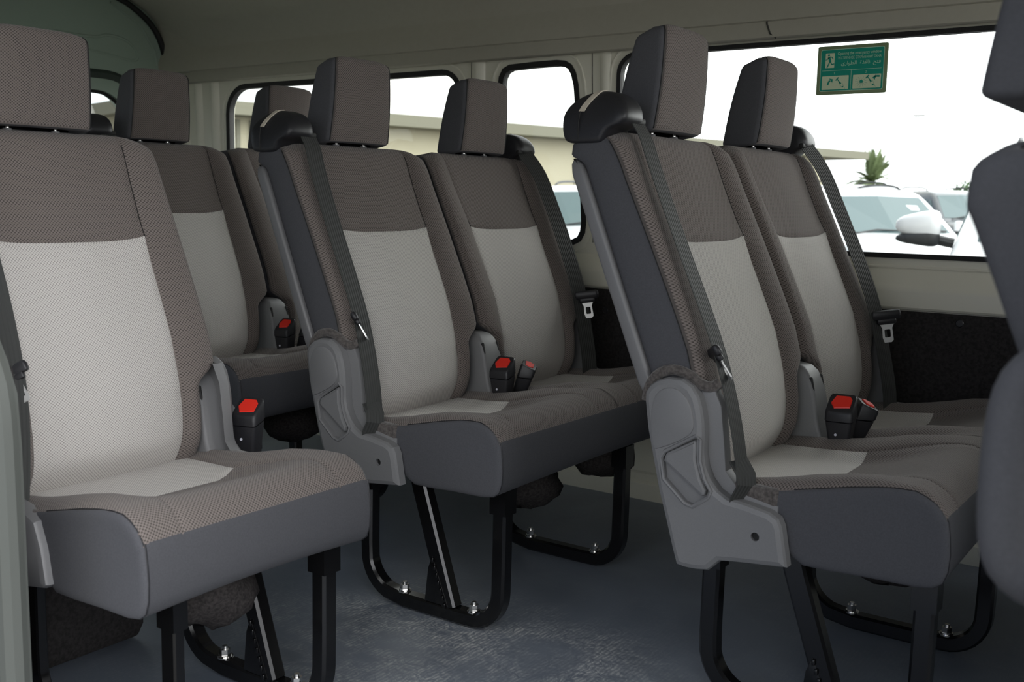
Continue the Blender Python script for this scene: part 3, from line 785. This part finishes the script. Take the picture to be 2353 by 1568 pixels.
for n, P in WIN.items():
    w = window(n, P, YW, 1, .011 if n == 3 else .016)
    m = MB(); m.tube([(x, YW-.0005, z) for x, z in inset(P, -.020)], .0035, 6, closed=True); tag(m.obj('pressed_rib', CREAM, w), 'cream pressed metal rib')
# pillar ribs and seams
k = 3
for pts, r in (([(-.675, 1.215), (-.672, .95), (-.668, .669)], .030), ([(-.245, 1.215), (-.238, .95), (-.225, .669)], .022), ([(-1.86, 1.22), (-1.85, .95), (-1.84, .669)], .030), ([(-1.95, 1.22), (-1.94, .95), (-1.93, .669)], .026), ([(-2.03, 1.22), (-2.02, .95), (-2.0, .669)], .030)):
    m = MB(); m.tube([(x, YW+r*.55, z) for x, z in pts], r, 14); tag(m.obj('trim_%d' % k, CREAM, sharp=60), kind='structure'); k += 1
for x0, x1 in ((-.287, -.268), (-.70, -.705)):
    m = MB(); m.tube([(x0, YW-.0005, 1.212), (x1, YW-.0005, .70)], .0011, 6); tag(m.obj('trim_%d' % k, BLKR), kind='structure'); k += 1
# tailgate at the rear
XT = -2.15; YC = (YW+YN)/2
arch = [(.852, .0), (.852, 1.20), (.848, 1.256), (.836, 1.335), (.812, 1.392), (.774, 1.435), (.72, 1.470), (.668, 1.495), (.55, 1.522), (.35, 1.545), (YC, 1.552)]
AR = arch+[(2*YC-y, z) for y, z in arch[-2::-1]]
def rear():
    hole = rrect(2*YC-.69, .69, .73, 1.172, .13, 8)
    bm = bmesh.new(); vs = fill(bm, [inset(AR, -.07), hole], lambda p: (XT, p[0], p[1]))
    d = [bm.verts.new((XT-.05, v.co.y, v.co.z)) for v in vs[1]]
    for i in range(len(d)): bm.faces.new((vs[1][i], vs[1][(i+1) % len(d)], d[(i+1) % len(d)], d[i]))
    bmesh.ops.recalc_face_normals(bm, faces=bm.faces)
    me = bpy.data.meshes.new('tg'); bm.to_mesh(me); bm.free(); o = link('door_1', me, TGP, sharp=30); tag(o, kind='structure')
    big = rrect(2*YC-.76, .765, .66, 1.243, .17, 8)
    bm = bmesh.new(); f_ = lambda p: (XT+.004, p[0], p[1])
    A = [bm.verts.new((XT+.004, *p)) for p in big]; B = [bm.verts.new((XT+.012, *p)) for p in inset(big, .012)]; Cc = [bm.verts.new((XT-.02, *p)) for p in inset(big, .062)]
    for P_, Q_ in ((A, B), (B, Cc)):
        n_ = len(P_)
        for i in range(n_): bm.faces.new((P_[i], P_[(i+1) % n_], Q_[(i+1) % n_], Q_[i]))
    me = bpy.data.meshes.new('r'); bm.to_mesh(me); bm.free(); link('window_recess', me, bsdf('shaded_recess_green', (.035, .05, .042), .5), o, sharp=40)  # dark green ring puts the shade of the window recess into its colour
    bm = bmesh.new(); fill(bm, [inset(hole, -.005)], lambda p: (XT-.03, p[0], p[1])); me = bpy.data.meshes.new('p'); bm.to_mesh(me); bm.free(); link('glass_pane', me, GLASS, o)
    m = MB(); m.tube([(XT-.018, *p) for p in inset(hole, .004)], .007, 6, closed=True); m.obj('gasket', BLKR, o)
    m = MB(); m.tube(chaikin([(XT, .40, 1.315), (XT, .60, 1.300), (XT, .70, 1.286), (XT, .728, 1.296), (XT, .724, 1.325), (XT, .68, 1.36), (XT, .60, 1.368), (XT, .56, 1.35), (XT, .40, 1.352)], 2, False), .0055, 6)
    m.obj('pressed_rib', TGP, o)
    m = MB(); m.tube([(XT, .842, 1.0), (XT, .815, 1.24), (XT, .80, 1.33), (XT, .74, 1.42), (XT, .62, 1.48)], .006, 6); m.obj('pressed_rib', TGP, o)
    m = MB(); m.tube([(XT+.006, *p) for p in chaikin(AR, 1, False)], .011, 8); tag(m.obj('trim_20', BLKR), kind='structure')
rear()
# headliner
HS = [(YW+.03, 1.235), (YW+.0, 1.2175), (YW-.018, 1.209), (YW-.026, 1.214), (YW-.024, 1.245), (YW-.006, 1.285), (YW-.002, 1.32), (YW-.012, 1.365), (YW-.045, 1.42), (YW-.10, 1.467), (YW-.19, 1.51), (YW-.34, 1.54), (.2, 1.56), (YC, 1.568)]
HS = HS+[(2*YC-y, z) for y, z in HS[-2::-1]]
V = []; F = []; xs = [X0-.05, -1.95, .215, .2151, X1]
for x in xs: V += [(x, y+(math.copysign(.032, y-YC) if x < -2 and abs(y-YC) > .7 else 0), z) for y, z in HS]
n = len(HS)
for a in (0, 1, 2, 3): F += [(a*n+i, a*n+i+1, (a+1)*n+i+1, (a+1)*n+i) for i in range(n-1)]
V += [(x, y, z+.04) for x in (X0-.05, X1) for y, z in HS]; F += [(5*n+i, 5*n+i+1, 6*n+i+1, 6*n+i) for i in range(n-1)]
tag(mesh('ceiling', V, F, HEAD, sharp=60), kind='structure')
m = MB(); sl = [(.214, y-.001, z-.001) for y, z in HS[4:14]]; m.tube([(.243, YW-.022, 1.211), (.228, YW-.025, 1.222), (.218, YW-.0235, 1.247)]+sl[1:], .0022, 6)
tag(m.obj('trim_21', bsdf('headliner_seam', (.05, .05, .045), .9)), kind='structure')
for x, z in ((.42, 1.30), (-.55, 1.30), (-1.2, 1.30)):
    m = MB(); m.cyl((x, YW-.0, z), (x, YW-.009, z), .008, 16, .006); tag(m.obj('trim_%d' % (30+int(x*10)+20), HEAD), kind='structure')
# near side wall: rear part with windows, then the door opening the camera looks through
PE = [(.026, 0), (.026, .50), (.021, .567), (.003, .605), (-.03, .655), (-.075, .73), (-.11, .85), (-.13, 1.05), (-.14, 1.24)]
def nearwall():
    for nm, ol, hs in (('wall_near', [(X0-.05, 0)]+PE+[(X0-.05, 1.24)], [rrect(-1.85, -1.0, .68, 1.20, .07), rrect(-.93, -.22, .68, 1.20, .07)]),
                       ('wall_near_front', [(1.17, 0), (X1, 0), (X1, 1.24), (1.17, 1.24)], [rrect(1.33, 2.45, .66, 1.20, .06)])):
        bm = bmesh.new(); fill(bm, [ol]+hs, lambda p: (p[0], YN, p[1]))
        ge = bmesh.ops.extrude_face_region(bm, geom=bm.faces[:]); bmesh.ops.translate(bm, verts=[v for v in ge['geom'] if isinstance(v, bmesh.types.BMVert)], vec=(0, -.03, 0))
        bmesh.ops.recalc_face_normals(bm, faces=bm.faces); me = bpy.data.meshes.new('w'); bm.to_mesh(me); bm.free(); tag(link(nm, me, CREAM if nm == 'wall_near' else GRY, sharp=30), kind='structure')
        for i, h in enumerate(hs): window((4 if nm == 'wall_near' else 6)+i, h, YN, -1)
    bm = bmesh.new(); fill(bm, [PE+[(x-.07, z) for x, z in PE[::-1]]], lambda p: (p[0]+.0015, YN+.002, p[1]))
    ge = bmesh.ops.extrude_face_region(bm, geom=bm.faces[:]); bmesh.ops.translate(bm, verts=[v for v in ge['geom'] if isinstance(v, bmesh.types.BMVert)], vec=(0, -.034, 0))
    bmesh.ops.recalc_face_normals(bm, faces=bm.faces); me = bpy.data.meshes.new('w'); bm.to_mesh(me); bm.free(); tag(link('trim_24', me, GRY, sharp=30), kind='structure')
    m = MB(); m.tube(chaikin([(x-.003, YN-.018, z) for x, z in PE], 1, False), .0175, 10); tag(m.obj('trim_22', GRY), kind='structure')
    m = MB()
    for i in range(170):
        z = .01+i*.0036
        x = lerp([(b, a) for a, b in PE], z)-.0325
        m.cyl((x, YN-.030, z), (x, YN-.034, z+.0016), .0035, 6)
    tag(m.obj('trim_23', BLKR), kind='structure')
nearwall()
# felt covered wheel housing along the near wall, behind the single seat
m = MB(); m.rbox((-1.13, -.775, .16), (1.54, .45, .32), .03); tag(m.obj('trim_19', BOARD), kind='structure')
# bulkhead at the front with open view to the cab
m = MB(); m.box((X1, YC, .36), (.03, YW-YN+.1, .76)); tag(m.obj('wall_front', GRY, smooth=False), kind='structure')

# ------------------------------------------------------------------ seats
GB = 'double seats along the window side'
B = bench(); 
A = copy_tree(B); A.location = (.7534, .0047, 0)
Cc = copy_tree(B); Cc.location = (-.7448, .0439, 0)
FD = copy_tree(B); FD.location = (1.506, .0047, 0)  # unseen front-row seat, added to keep front daylight off the row behind
tag(FD, 'cloth double seat of the front row, unseen, added to block front daylight', 'seat', GB)
shift(A, .006); shift(Cc, .0229)
tag(B, 'cloth double seat in the middle of the photo, its whole braced aisle leg visible', 'seat', GB)
tag(A, 'cloth double seat on the right, in front of the window with the green sticker', 'seat', GB)
tag(Cc, 'grey and brown cloth double seat at the very back, mostly hidden behind the other seats', 'seat', GB)
T = single(); T.location = (-.0378, -.7049, 0); shift(T, -.0097)
tag(T, 'large single cloth seat at the left edge, nearest to the camera, across the aisle', 'seat', 'single seats on the door side')
Fs = single(grip=True, housing=False); Fs.location = (1.502, -.705, 0); shift(Fs, -.060)
tag(Fs, 'blurred dark seat cut off by the right edge, with a thick grab handle', 'seat', 'single seats on the door side')

# ------------------------------------------------------------------ emergency sticker on the window glass
def sticker():
    y = YW+.0065; r = empty('emergency_sticker', (.4205, y, 1.1305)); tag(r, 'green emergency window sticker with running man, stuck to the glass', 'sticker')
    w, h = .0825, .0565
    def flat(name, P, yy, mat, par=r, holes=()):
        bm = bmesh.new(); fill(bm, [P]+list(holes), lambda p: (p[0], yy, p[1]))
        me = bpy.data.meshes.new(name); bm.to_mesh(me); bm.free(); return link(name, me, mat, par, smooth=False)
    plate('sticker_base', rrect(-w, w, -h, h, .004), -.0006, .001, .0002, SG1, r)
    flat('pale_border', rrect(-.0745, .0745, -.0485, .0485, .004), -.0008, SG4)
    flat('green_field', rrect(-.0733, .0733, -.0473, .0473, .0035), -.0010, SG2)
    t = -.0012; q = -.0015
    for P, nm in ((rrect(-.0695, .0695, -.0008, .0000, .0002, 1), 'rule_line'), (rrect(-.0007, .0001, -.0445, -.001, .0002, 1), 'rule_line')): flat(nm, P, t, SG4)
    flat('picture_panel', rrect(-.0630, -.0415, .006, .040, .0008), t, SG3)
    flat('picture_panel', rrect(-.0690, -.0055, -.0445, -.0130, .0015), t, SG3)
    flat('picture_panel', rrect(.0045, .0695, -.0445, -.0130, .0015), t, SG3)
    m = MB()
    def bar(P, wd):
        for (a, b), (c, d) in zip(P, P[1:]):
            v = Vector((c-a, d-b)); L = v.length; v.normalize(); nx, nz = -v.y*wd/2, v.x*wd/2
            m.add([(a+nx, q, b+nz), (a-nx, q, b-nz), (c-nx, q, d-nz), (c+nx, q, d+nz)], [(0, 1, 2, 3)])
    def disc(x, z, rr, n=12): m.add([(x+rr*math.cos(2*PI*i/n), q, z+rr*math.sin(2*PI*i/n)) for i in range(n)], [tuple(range(n))])
    # running man
    disc(-.0552, .0352, .0026); bar([(-.0545, .031), (-.0515, .020)], .0055)
    bar([(-.0548, .0305), (-.0585, .0255), (-.0625, .0245)], .0017); bar([(-.053, .0315), (-.0472, .0300), (-.0445, .0255)], .0020)
    bar([(-.0525, .0205), (-.0552, .0135), (-.0588, .0068)], .0027); bar([(-.0510, .0205), (-.0478, .0135), (-.0418, .0150)], .0027)
    m.obj('running_man', SG2, r, smooth=False)
    m = MB()
    def hammer(cx, cz):
        bar([(cx-.006, cz+.0035), (cx+.0005, cz+.0105)], .0028); bar([(cx-.0028, cz+.007), (cx+.0045, cz-.002)], .0020); bar([(cx+.0032, cz-.0005), (cx+.0068, cz-.005)], .0036)
        disc(cx+.011, cz-.0115, .0020)
        bar([(cx+.004, cz-.006), (cx+.0085, cz-.0115)], .0004); bar([(cx+.009, cz-.001), (cx+.017, cz-.0165)], .0004)
    hammer(-.030, -.0275); hammer(.041, -.0255)
    bar([(-.0548, -.0335), (-.0535, -.028), (-.0495, -.0235)], .0042)
    m.add([(-.0522, q, -.0185), (-.0430, q, -.0205), (-.0440, q, -.0290)], [(0, 1, 2)])
    bar([(.0665, -.0185), (.0585, -.0180), (.055, -.0205)], .0042)
    m.add([(.0575, q, -.0145), (.0560, q, -.0265), (.0500, q, -.0215)], [(0, 1, 2)])
    cx, cz = .0245, -.0290
    P = []
    for i in range(16): a = 2*PI*i/16; rr = .0058 if i % 2 == 0 else .0032; P.append((cx+rr*math.cos(a), q, cz+rr*math.sin(a)))
    m.add(P, [tuple(range(16))])
    for i in range(13):
        a = 2*PI*i/13+.2; bar([(cx+.007*math.cos(a), cz+.006*math.sin(a)), (cx+.0145*math.cos(a), cz+.0125*math.sin(a))], .0004)
    m.obj('hammer_drawings', SG2, r, smooth=False)
    def text(s, x, z, size, wid=None, al='LEFT', mat=SG4, name='lettering'):
        c = bpy.data.curves.new(name, 'FONT'); c.body = s; c.size = size; c.align_x = 'LEFT'; c.resolution_u = 3
        to = bpy.data.objects.new(name, c); COL.objects.link(to); bpy.context.view_layer.update()
        me = bpy.data.meshes.new_from_object(to.evaluated_get(bpy.context.evaluated_depsgraph_get())); COL.objects.unlink(to); bpy.data.objects.remove(to)
        xs_ = [v.co.x for v in me.vertices]; mn, mx = min(xs_), max(xs_); k_ = (wid/(mx-mn)) if wid else 1
        for v in me.vertices: v.co = ((v.co.x-mn)*k_+x, -.0014, v.co.y+z)
        return link(name, me, mat, r, smooth=False)
    text('Opening the emergency window', -.034, .0345, .0100, .1015)
    text('ЭКСТРЕННОЕ ОТКРЫВАНИЕ ОКНА', -.034, .0245, .0082, .1015)
    # Arabic line, joined letter forms set left to right in display order
    text('\uFEEF\uFEAD\uFE8D\uFEEE\uFEC4\uFEDF\uFE8D  \uFE93\uFEAC\uFED3\uFE8E\uFEE7  \uFEA2\uFE98\uFED3', -.025, .0115, .0120, .092)
    text('1', -.0405, -.0095, .0080); text('2', .0325, -.0095, .0080)
sticker()

# ------------------------------------------------------------------ outside
GZ = -.65
m = MB(); m.box((0, 40, GZ-.05), (300, 300, .1)); g = m.obj('yard_ground', GROUND, smooth=False); tag(g, kind='structure')
def at(px, py, D):
    v = Fw+R2*((px-1176.5)/FPX)-U2*((py-784)/FPX); return CAM+v*D
# building
bd = Vector((math.sin(math.radians(15)), math.cos(math.radians(15)), 0))
def building():
    a = Vector((-24.76, 27.35, 0)); b = Vector((-17.46, 57.28, 0)); dirn = (b-a).normalized(); nrm = Vector((dirn.y, -dirn.x, 0))   # towards the van
    r = empty('warehouse_building', (a.x, a.y, GZ), rz=math.atan2(dirn.y, dirn.x)); tag(r, 'long beige building with an overhanging flat canopy behind the cars', 'building')
    Lr = (b-a).length; H0 = -GZ
    m = MB(); m.box(((Lr-10.5)/2, 3.8, (3.5+H0)/2), (Lr+6.5, 6, 3.5+H0)); m.obj('wall', BWAL, r, smooth=False)
    m = MB(); m.box(((Lr-8.35)/2, 2.4, 3.6+H0), (Lr+9.65, 5.2, .42)); tag(m.obj('canopy', BFAS, r, smooth=False), 'olive beige canopy edge')
    for i in range(7):
        m = MB(); m.box((-6.8+i*5.6, .76, (3.4+H0)/2), (.25, .12, 3.4+H0)); m.obj('pilaster', BWAL, r, smooth=False)
    m = MB()
    for i in range(12): m.box((-8.2+i*.5, .74, 1.5+H0), (.14, .06, 3.6))
    m.obj('ribbed_cladding', BFAS, r, smooth=False)
building()
def palm(p, h, R_, n=34):
    r = empty('palm_tree', (p.x, p.y, GZ)); tag(r, 'pale green date palm rising behind the parked cars', 'tree')
    m = MB(); m.tube([(0, 0, 0), (.1, 0, h*.5), (0, 0, h)], .2, 10, rs=[.28, .22, .25]); m.obj('trunk', TRNK, r)
    rnd = random.Random(4); m = MB()
    for i in range(n):
        az = 2*PI*i/n+rnd.uniform(-.2, .2); el = rnd.uniform(-.1, 1.5); L = R_*rnd.uniform(.85, 1.1)
        d = Vector((math.cos(az), math.sin(az), 0)); P = []
        for k_ in range(8):
            t = k_/7; P.append(Vector((0, 0, h))+d*L*t*math.cos(el)+Vector((0, 0, L*(t*math.sin(el)-.55*t*t*math.cos(el)))))
        s = Vector((-d.y, d.x, 0))
        for k_ in range(1, 8):
            for q in (0, .5):
                p0 = P[k_]*(1-q)+P[k_-1]*q; f = (P[k_]-P[k_-1]).normalized(); t = (k_-q)/7; w = L*.15*math.sin(PI*min(.97, t*.85+.1))
                for sg in (-1, 1):
                    tip = p0+s*sg*w+f*w*.8-Vector((0, 0, w*.25)); m.add([p0-f*.17, p0+f*.17, tip], [(0, 1, 2)])
    m.obj('fronds', PALM, r, smooth=False)
palm(at(2003, 420, 90), at(2003, 420, 90).z-GZ, 3.1, 54)
def bush(p, R_):
    rnd = random.Random(9); m = MB()
    for i in range(260):
        v = Vector((rnd.gauss(0, 1), rnd.gauss(0, 1), rnd.gauss(0, .8))); v = v.normalized()*R_*rnd.uniform(.5, 1); s = R_*.16
        u = Vector((rnd.uniform(-1, 1), rnd.uniform(-1, 1), rnd.uniform(-1, 1))).normalized()*s; w = v.cross(u).normalized()*s*.6
        m.add([v-u, v+w, v+u, v-w], [(0, 1, 2, 3)])
    m.cyl((0, 0, -(p.z-GZ)), (0, 0, 0), .08)
    o = m.obj('leafy_tree', LEAF, smooth=False); o.location = p; tag(o, 'small green leafy treetop just left of the blurred right seat', 'tree')
bush(at(2222, 442, 32), .42)
# street lamp
p = at(2112, 266, 42); r = empty('street_lamp', (p.x, p.y, GZ)); tag(r, 'thin pale street lamp faint against the white sky', 'lamp')
SLM = bsdf('pale_lamp_metal', (.7, .7, .7), .5)
m = MB(); m.rbox((0, 0, p.z-GZ), (.42, .16, .07), .02); m.obj('lamp_head', bsdf('lamp_head_grey', (.22, .22, .2), .5), r)
m = MB(); m.tube([(1.0, .4, 0), (1.0, .4, p.z-GZ-.6), (.8, .3, p.z-GZ-.05), (.15, 0, p.z-GZ+.02)], .03, 6); m.obj('pole', SLM, r)

def car(name, paint, rail=True, scale=1.0):
    """parked SUV, nose along +x, origin on the ground"""
    r = empty(name)
    # lower body: cross sections along x
    ST = [(-2.32, .72, .45, .85), (-2.25, .84, .35, 1.02), (-1.9, .93, .26, 1.09), (-1.2, .955, .25, 1.10), (0, .955, .25, 1.10), (.95, .95, .25, 1.10), (1.1, .94, .25, 1.08), (1.6, .92, .25, 1.03), (2.05, .88, .27, .97), (2.28, .78, .32, .88), (2.36, .62, .42, .74)]
    rows = []
    for x, w, z0, z1 in ST:
        row = []
        for i in range(24):
            a = 2*PI*i/24; c, s_ = math.cos(a), math.sin(a); e = .42
            row.append((x, w*math.copysign(abs(c)**e, c), (z0+z1)/2+(z1-z0)/2*math.copysign(abs(s_)**e, s_)))
        rows.append(row)
    def sk(rows):
        n = len(rows[0]); V = [v for g in rows for v in g]; F = [(k*n+i, k*n+(i+1) % n, (k+1)*n+(i+1) % n, (k+1)*n+i) for k in range(len(rows)-1) for i in range(n)]
        return V, F+[tuple(range(n)), tuple((len(rows)-1)*n+i for i in range(n))]
    V, F = sk(rows); b = mesh('body', V, F, paint, r, sharp=50)
    # greenhouse
    rows = []
    for z, xb, xa, w in ((1.04, -2.22, 1.12, .90), (1.10, -2.20, 1.02, .885), (1.35, -2.12, .66, .81), (1.55, -2.02, .36, .745), (1.63, -1.95, .22, .715), (1.675, -1.85, .08, .68), (1.705, -1.65, -.12, .60), (1.72, -1.4, -.4, .40)):
        q = .12; row = []
        for cx, cy, a0 in ((xa-q, w-q, 0), (xb+q, w-q, 90), (xb+q, -w+q, 180), (xa-q, -w+q, 270)):
            for i in range(5): a = math.radians(a0+90*i/4); row.append((cx+q*math.cos(a), cy+q*math.sin(a), z))
        rows.append(row)
    V, F = sk(rows); mesh('cabin', V, F, paint, r, sharp=50)
    def quad(name, P, mat, th, nrm):
        n = Vector(nrm).normalized(); V = [Vector(p)+n*.004 for p in P]+[Vector(p)-n*th for p in P]; k_ = len(P)
        return mesh(name, V, [tuple(range(k_)), tuple(range(k_, 2*k_))]+[(i, (i+1) % k_, k_+(i+1) % k_, k_+i) for i in range(k_)], mat, r, smooth=False)
    ws = quad('windscreen', [(.985, -.76, 1.125), (1.01, 0, 1.125), (.985, .76, 1.125), (.30, .625, 1.595), (.325, 0, 1.61), (.30, -.625, 1.595)], CGLS, .02, (.6, 0, .8))
    for s in (-1, 1):
        quad('side_window', [(.72, s*.882, 1.13), (.30, s*.79, 1.50), (-.55, s*.772, 1.55), (-.60, s*.882, 1.13)], CGLS, .02, (0, s, .3))
        quad('side_window', [(-.68, s*.882, 1.13), (-.64, s*.772, 1.55), (-1.45, s*.772, 1.53), (-1.62, s*.882, 1.13)], CGLS, .02, (0, s, .3))
        # door mirror: painted cap, dark lower shell, stalk
        m = MB(); m.tube([(.66, s*.90, 1.10), (.66, s*1.00, 1.12)], .03, 8); mo = m.obj('door_mirror', DPLA, r); rows2 = []
        for nm_, mt_, zc_, hz_, kk in (('mirror_cap', paint, 1.205, .085, 1.0), ('mirror_base', DPLA, 1.128, .050, .97)):
            V = []; F = []; n, k_ = 20, 10
            for a in range(k_+1):
                ph = PI*a/k_
                for c in range(n):
                    th = 2*PI*c/n; u_ = math.copysign(abs(math.sin(ph)*math.sin(th))**.55, math.sin(th)); w_ = .86-.22*u_
                    zz = math.copysign(abs(math.cos(ph))**.6, math.cos(ph))
                    V.append((.68+.075*kk*math.copysign(abs(math.sin(ph)*math.cos(th))**.7, math.cos(th))-.02*u_, s*(1.10+.130*kk*u_), zc_+hz_*w_*zz-.012*u_*(1 if zz > 0 else -.4)))
            for a in range(k_):
                for c in range(n): F.append((a*n+c, a*n+(c+1) % n, (a+1)*n+(c+1) % n, (a+1)*n+c))
            mesh(nm_, V, F, mt_, mo)
        m = MB(); m.rbox((2.16, s*.66, .80), (.26, .30, .13), .05); m.obj('headlight', LAMP, r)
        for x in (-1.42, 1.45):
            m = MB(); m.cyl((x, s*.74, .37), (x, s*.965, .37), .37, 28); w_ = m.obj('wheel', TYRE, r)
            m = MB(); m.cyl((x, s*.96, .37), (x, s*.972, .37), .24, 20); m.obj('rim', CHRO, w_)
        if rail:
            m = MB(); m.tube(chaikin([(-1.75, s*.60, 1.70), (-1.65, s*.60, 1.77), (-1.0, s*.60, 1.79), (-.35, s*.60, 1.765), (-.22, s*.60, 1.69)], 2, False), .016, 8); m.obj('roof_rail', DPLA, r)
    for y0, y1 in ((-.62, .08), (.02, .70)):
        m = MB(); m.tube([(1.06, y0, 1.105), (.99, (y0+y1)/2, 1.16), (.985, y1, 1.15)], .012, 6); m.obj('wiper', DPLA, r)
    m = MB(); m.rbox((2.30, 0, .72), (.10, .90, .22), .04); m.obj('grille', DPLA, r)
    m = MB(); m.box((.93, 0, 1.13), (.05, 1.45, .03)); m.obj('cowl', DPLA, r)
    quad('screen_sticker', [(.56, .30, 1.425), (.56, .52, 1.42), (.47, .52, 1.485), (.47, .30, 1.49)], WPNT, .002, (.6, 0, .8))
    return r
hd = math.atan2(-Fw.y, -Fw.x)
white = car('parked_suv', WPNT)
def place(o, px, py, D, zl, yaw_off, xl=.95, yl=0):
    """put the car so that its local point (xl,yl,zl) stands along that bearing, wheels on the yard"""
    p = at(px, py, D); a = hd+yaw_off; q = Matrix.Rotation(a, 3, 'Z') @ Vector((xl, yl, 0))
    o.location = (p.x-q.x, p.y-q.y, GZ); o.rotation_euler = (0, 0, a)
place(white, 2056, 545, 14.2, 1.1, .10)
tag(white, 'white SUV facing the van, its whole windscreen seen through the large window', 'car', 'parked cars outside')
near = copy_tree(white); near.scale = (1.12, 1.12, 1.12); place(near, 2112, 500, 7.0, 1.2, -.45, .76, -1.23); tag(near, 'closest white car, its door mirror in front of the windscreen of the white SUV', 'car', 'parked cars outside')
w2 = copy_tree(white); place(w2, 1285, 525, 15.5, 1.1, -.45); tag(w2, 'white car seen low in the narrow middle window', 'car', 'parked cars outside')
dark = car('parked_suv', DPNT); place(dark, 2030, 440, 21.5, 1.1, .1); dark.scale = (1.05, 1.05, 1.12)
tag(dark, 'dark SUV with roof rails behind the white SUV', 'car', 'parked cars outside')
d2 = copy_tree(dark); place(d2, 1890, 440, 27, 1.1, .25); d2.scale = (1, 1, 1.14); tag(d2, 'dark car roof with rail at the left of the row, beside the window belt', 'car', 'parked cars outside')
d3 = copy_tree(dark); place(d3, 2245, 440, 24.5, 1.1, .1); d3.scale = (1, 1, 1.1); tag(d3, 'dark car whose roof rail shows above the white SUV on its right', 'car', 'parked cars outside')
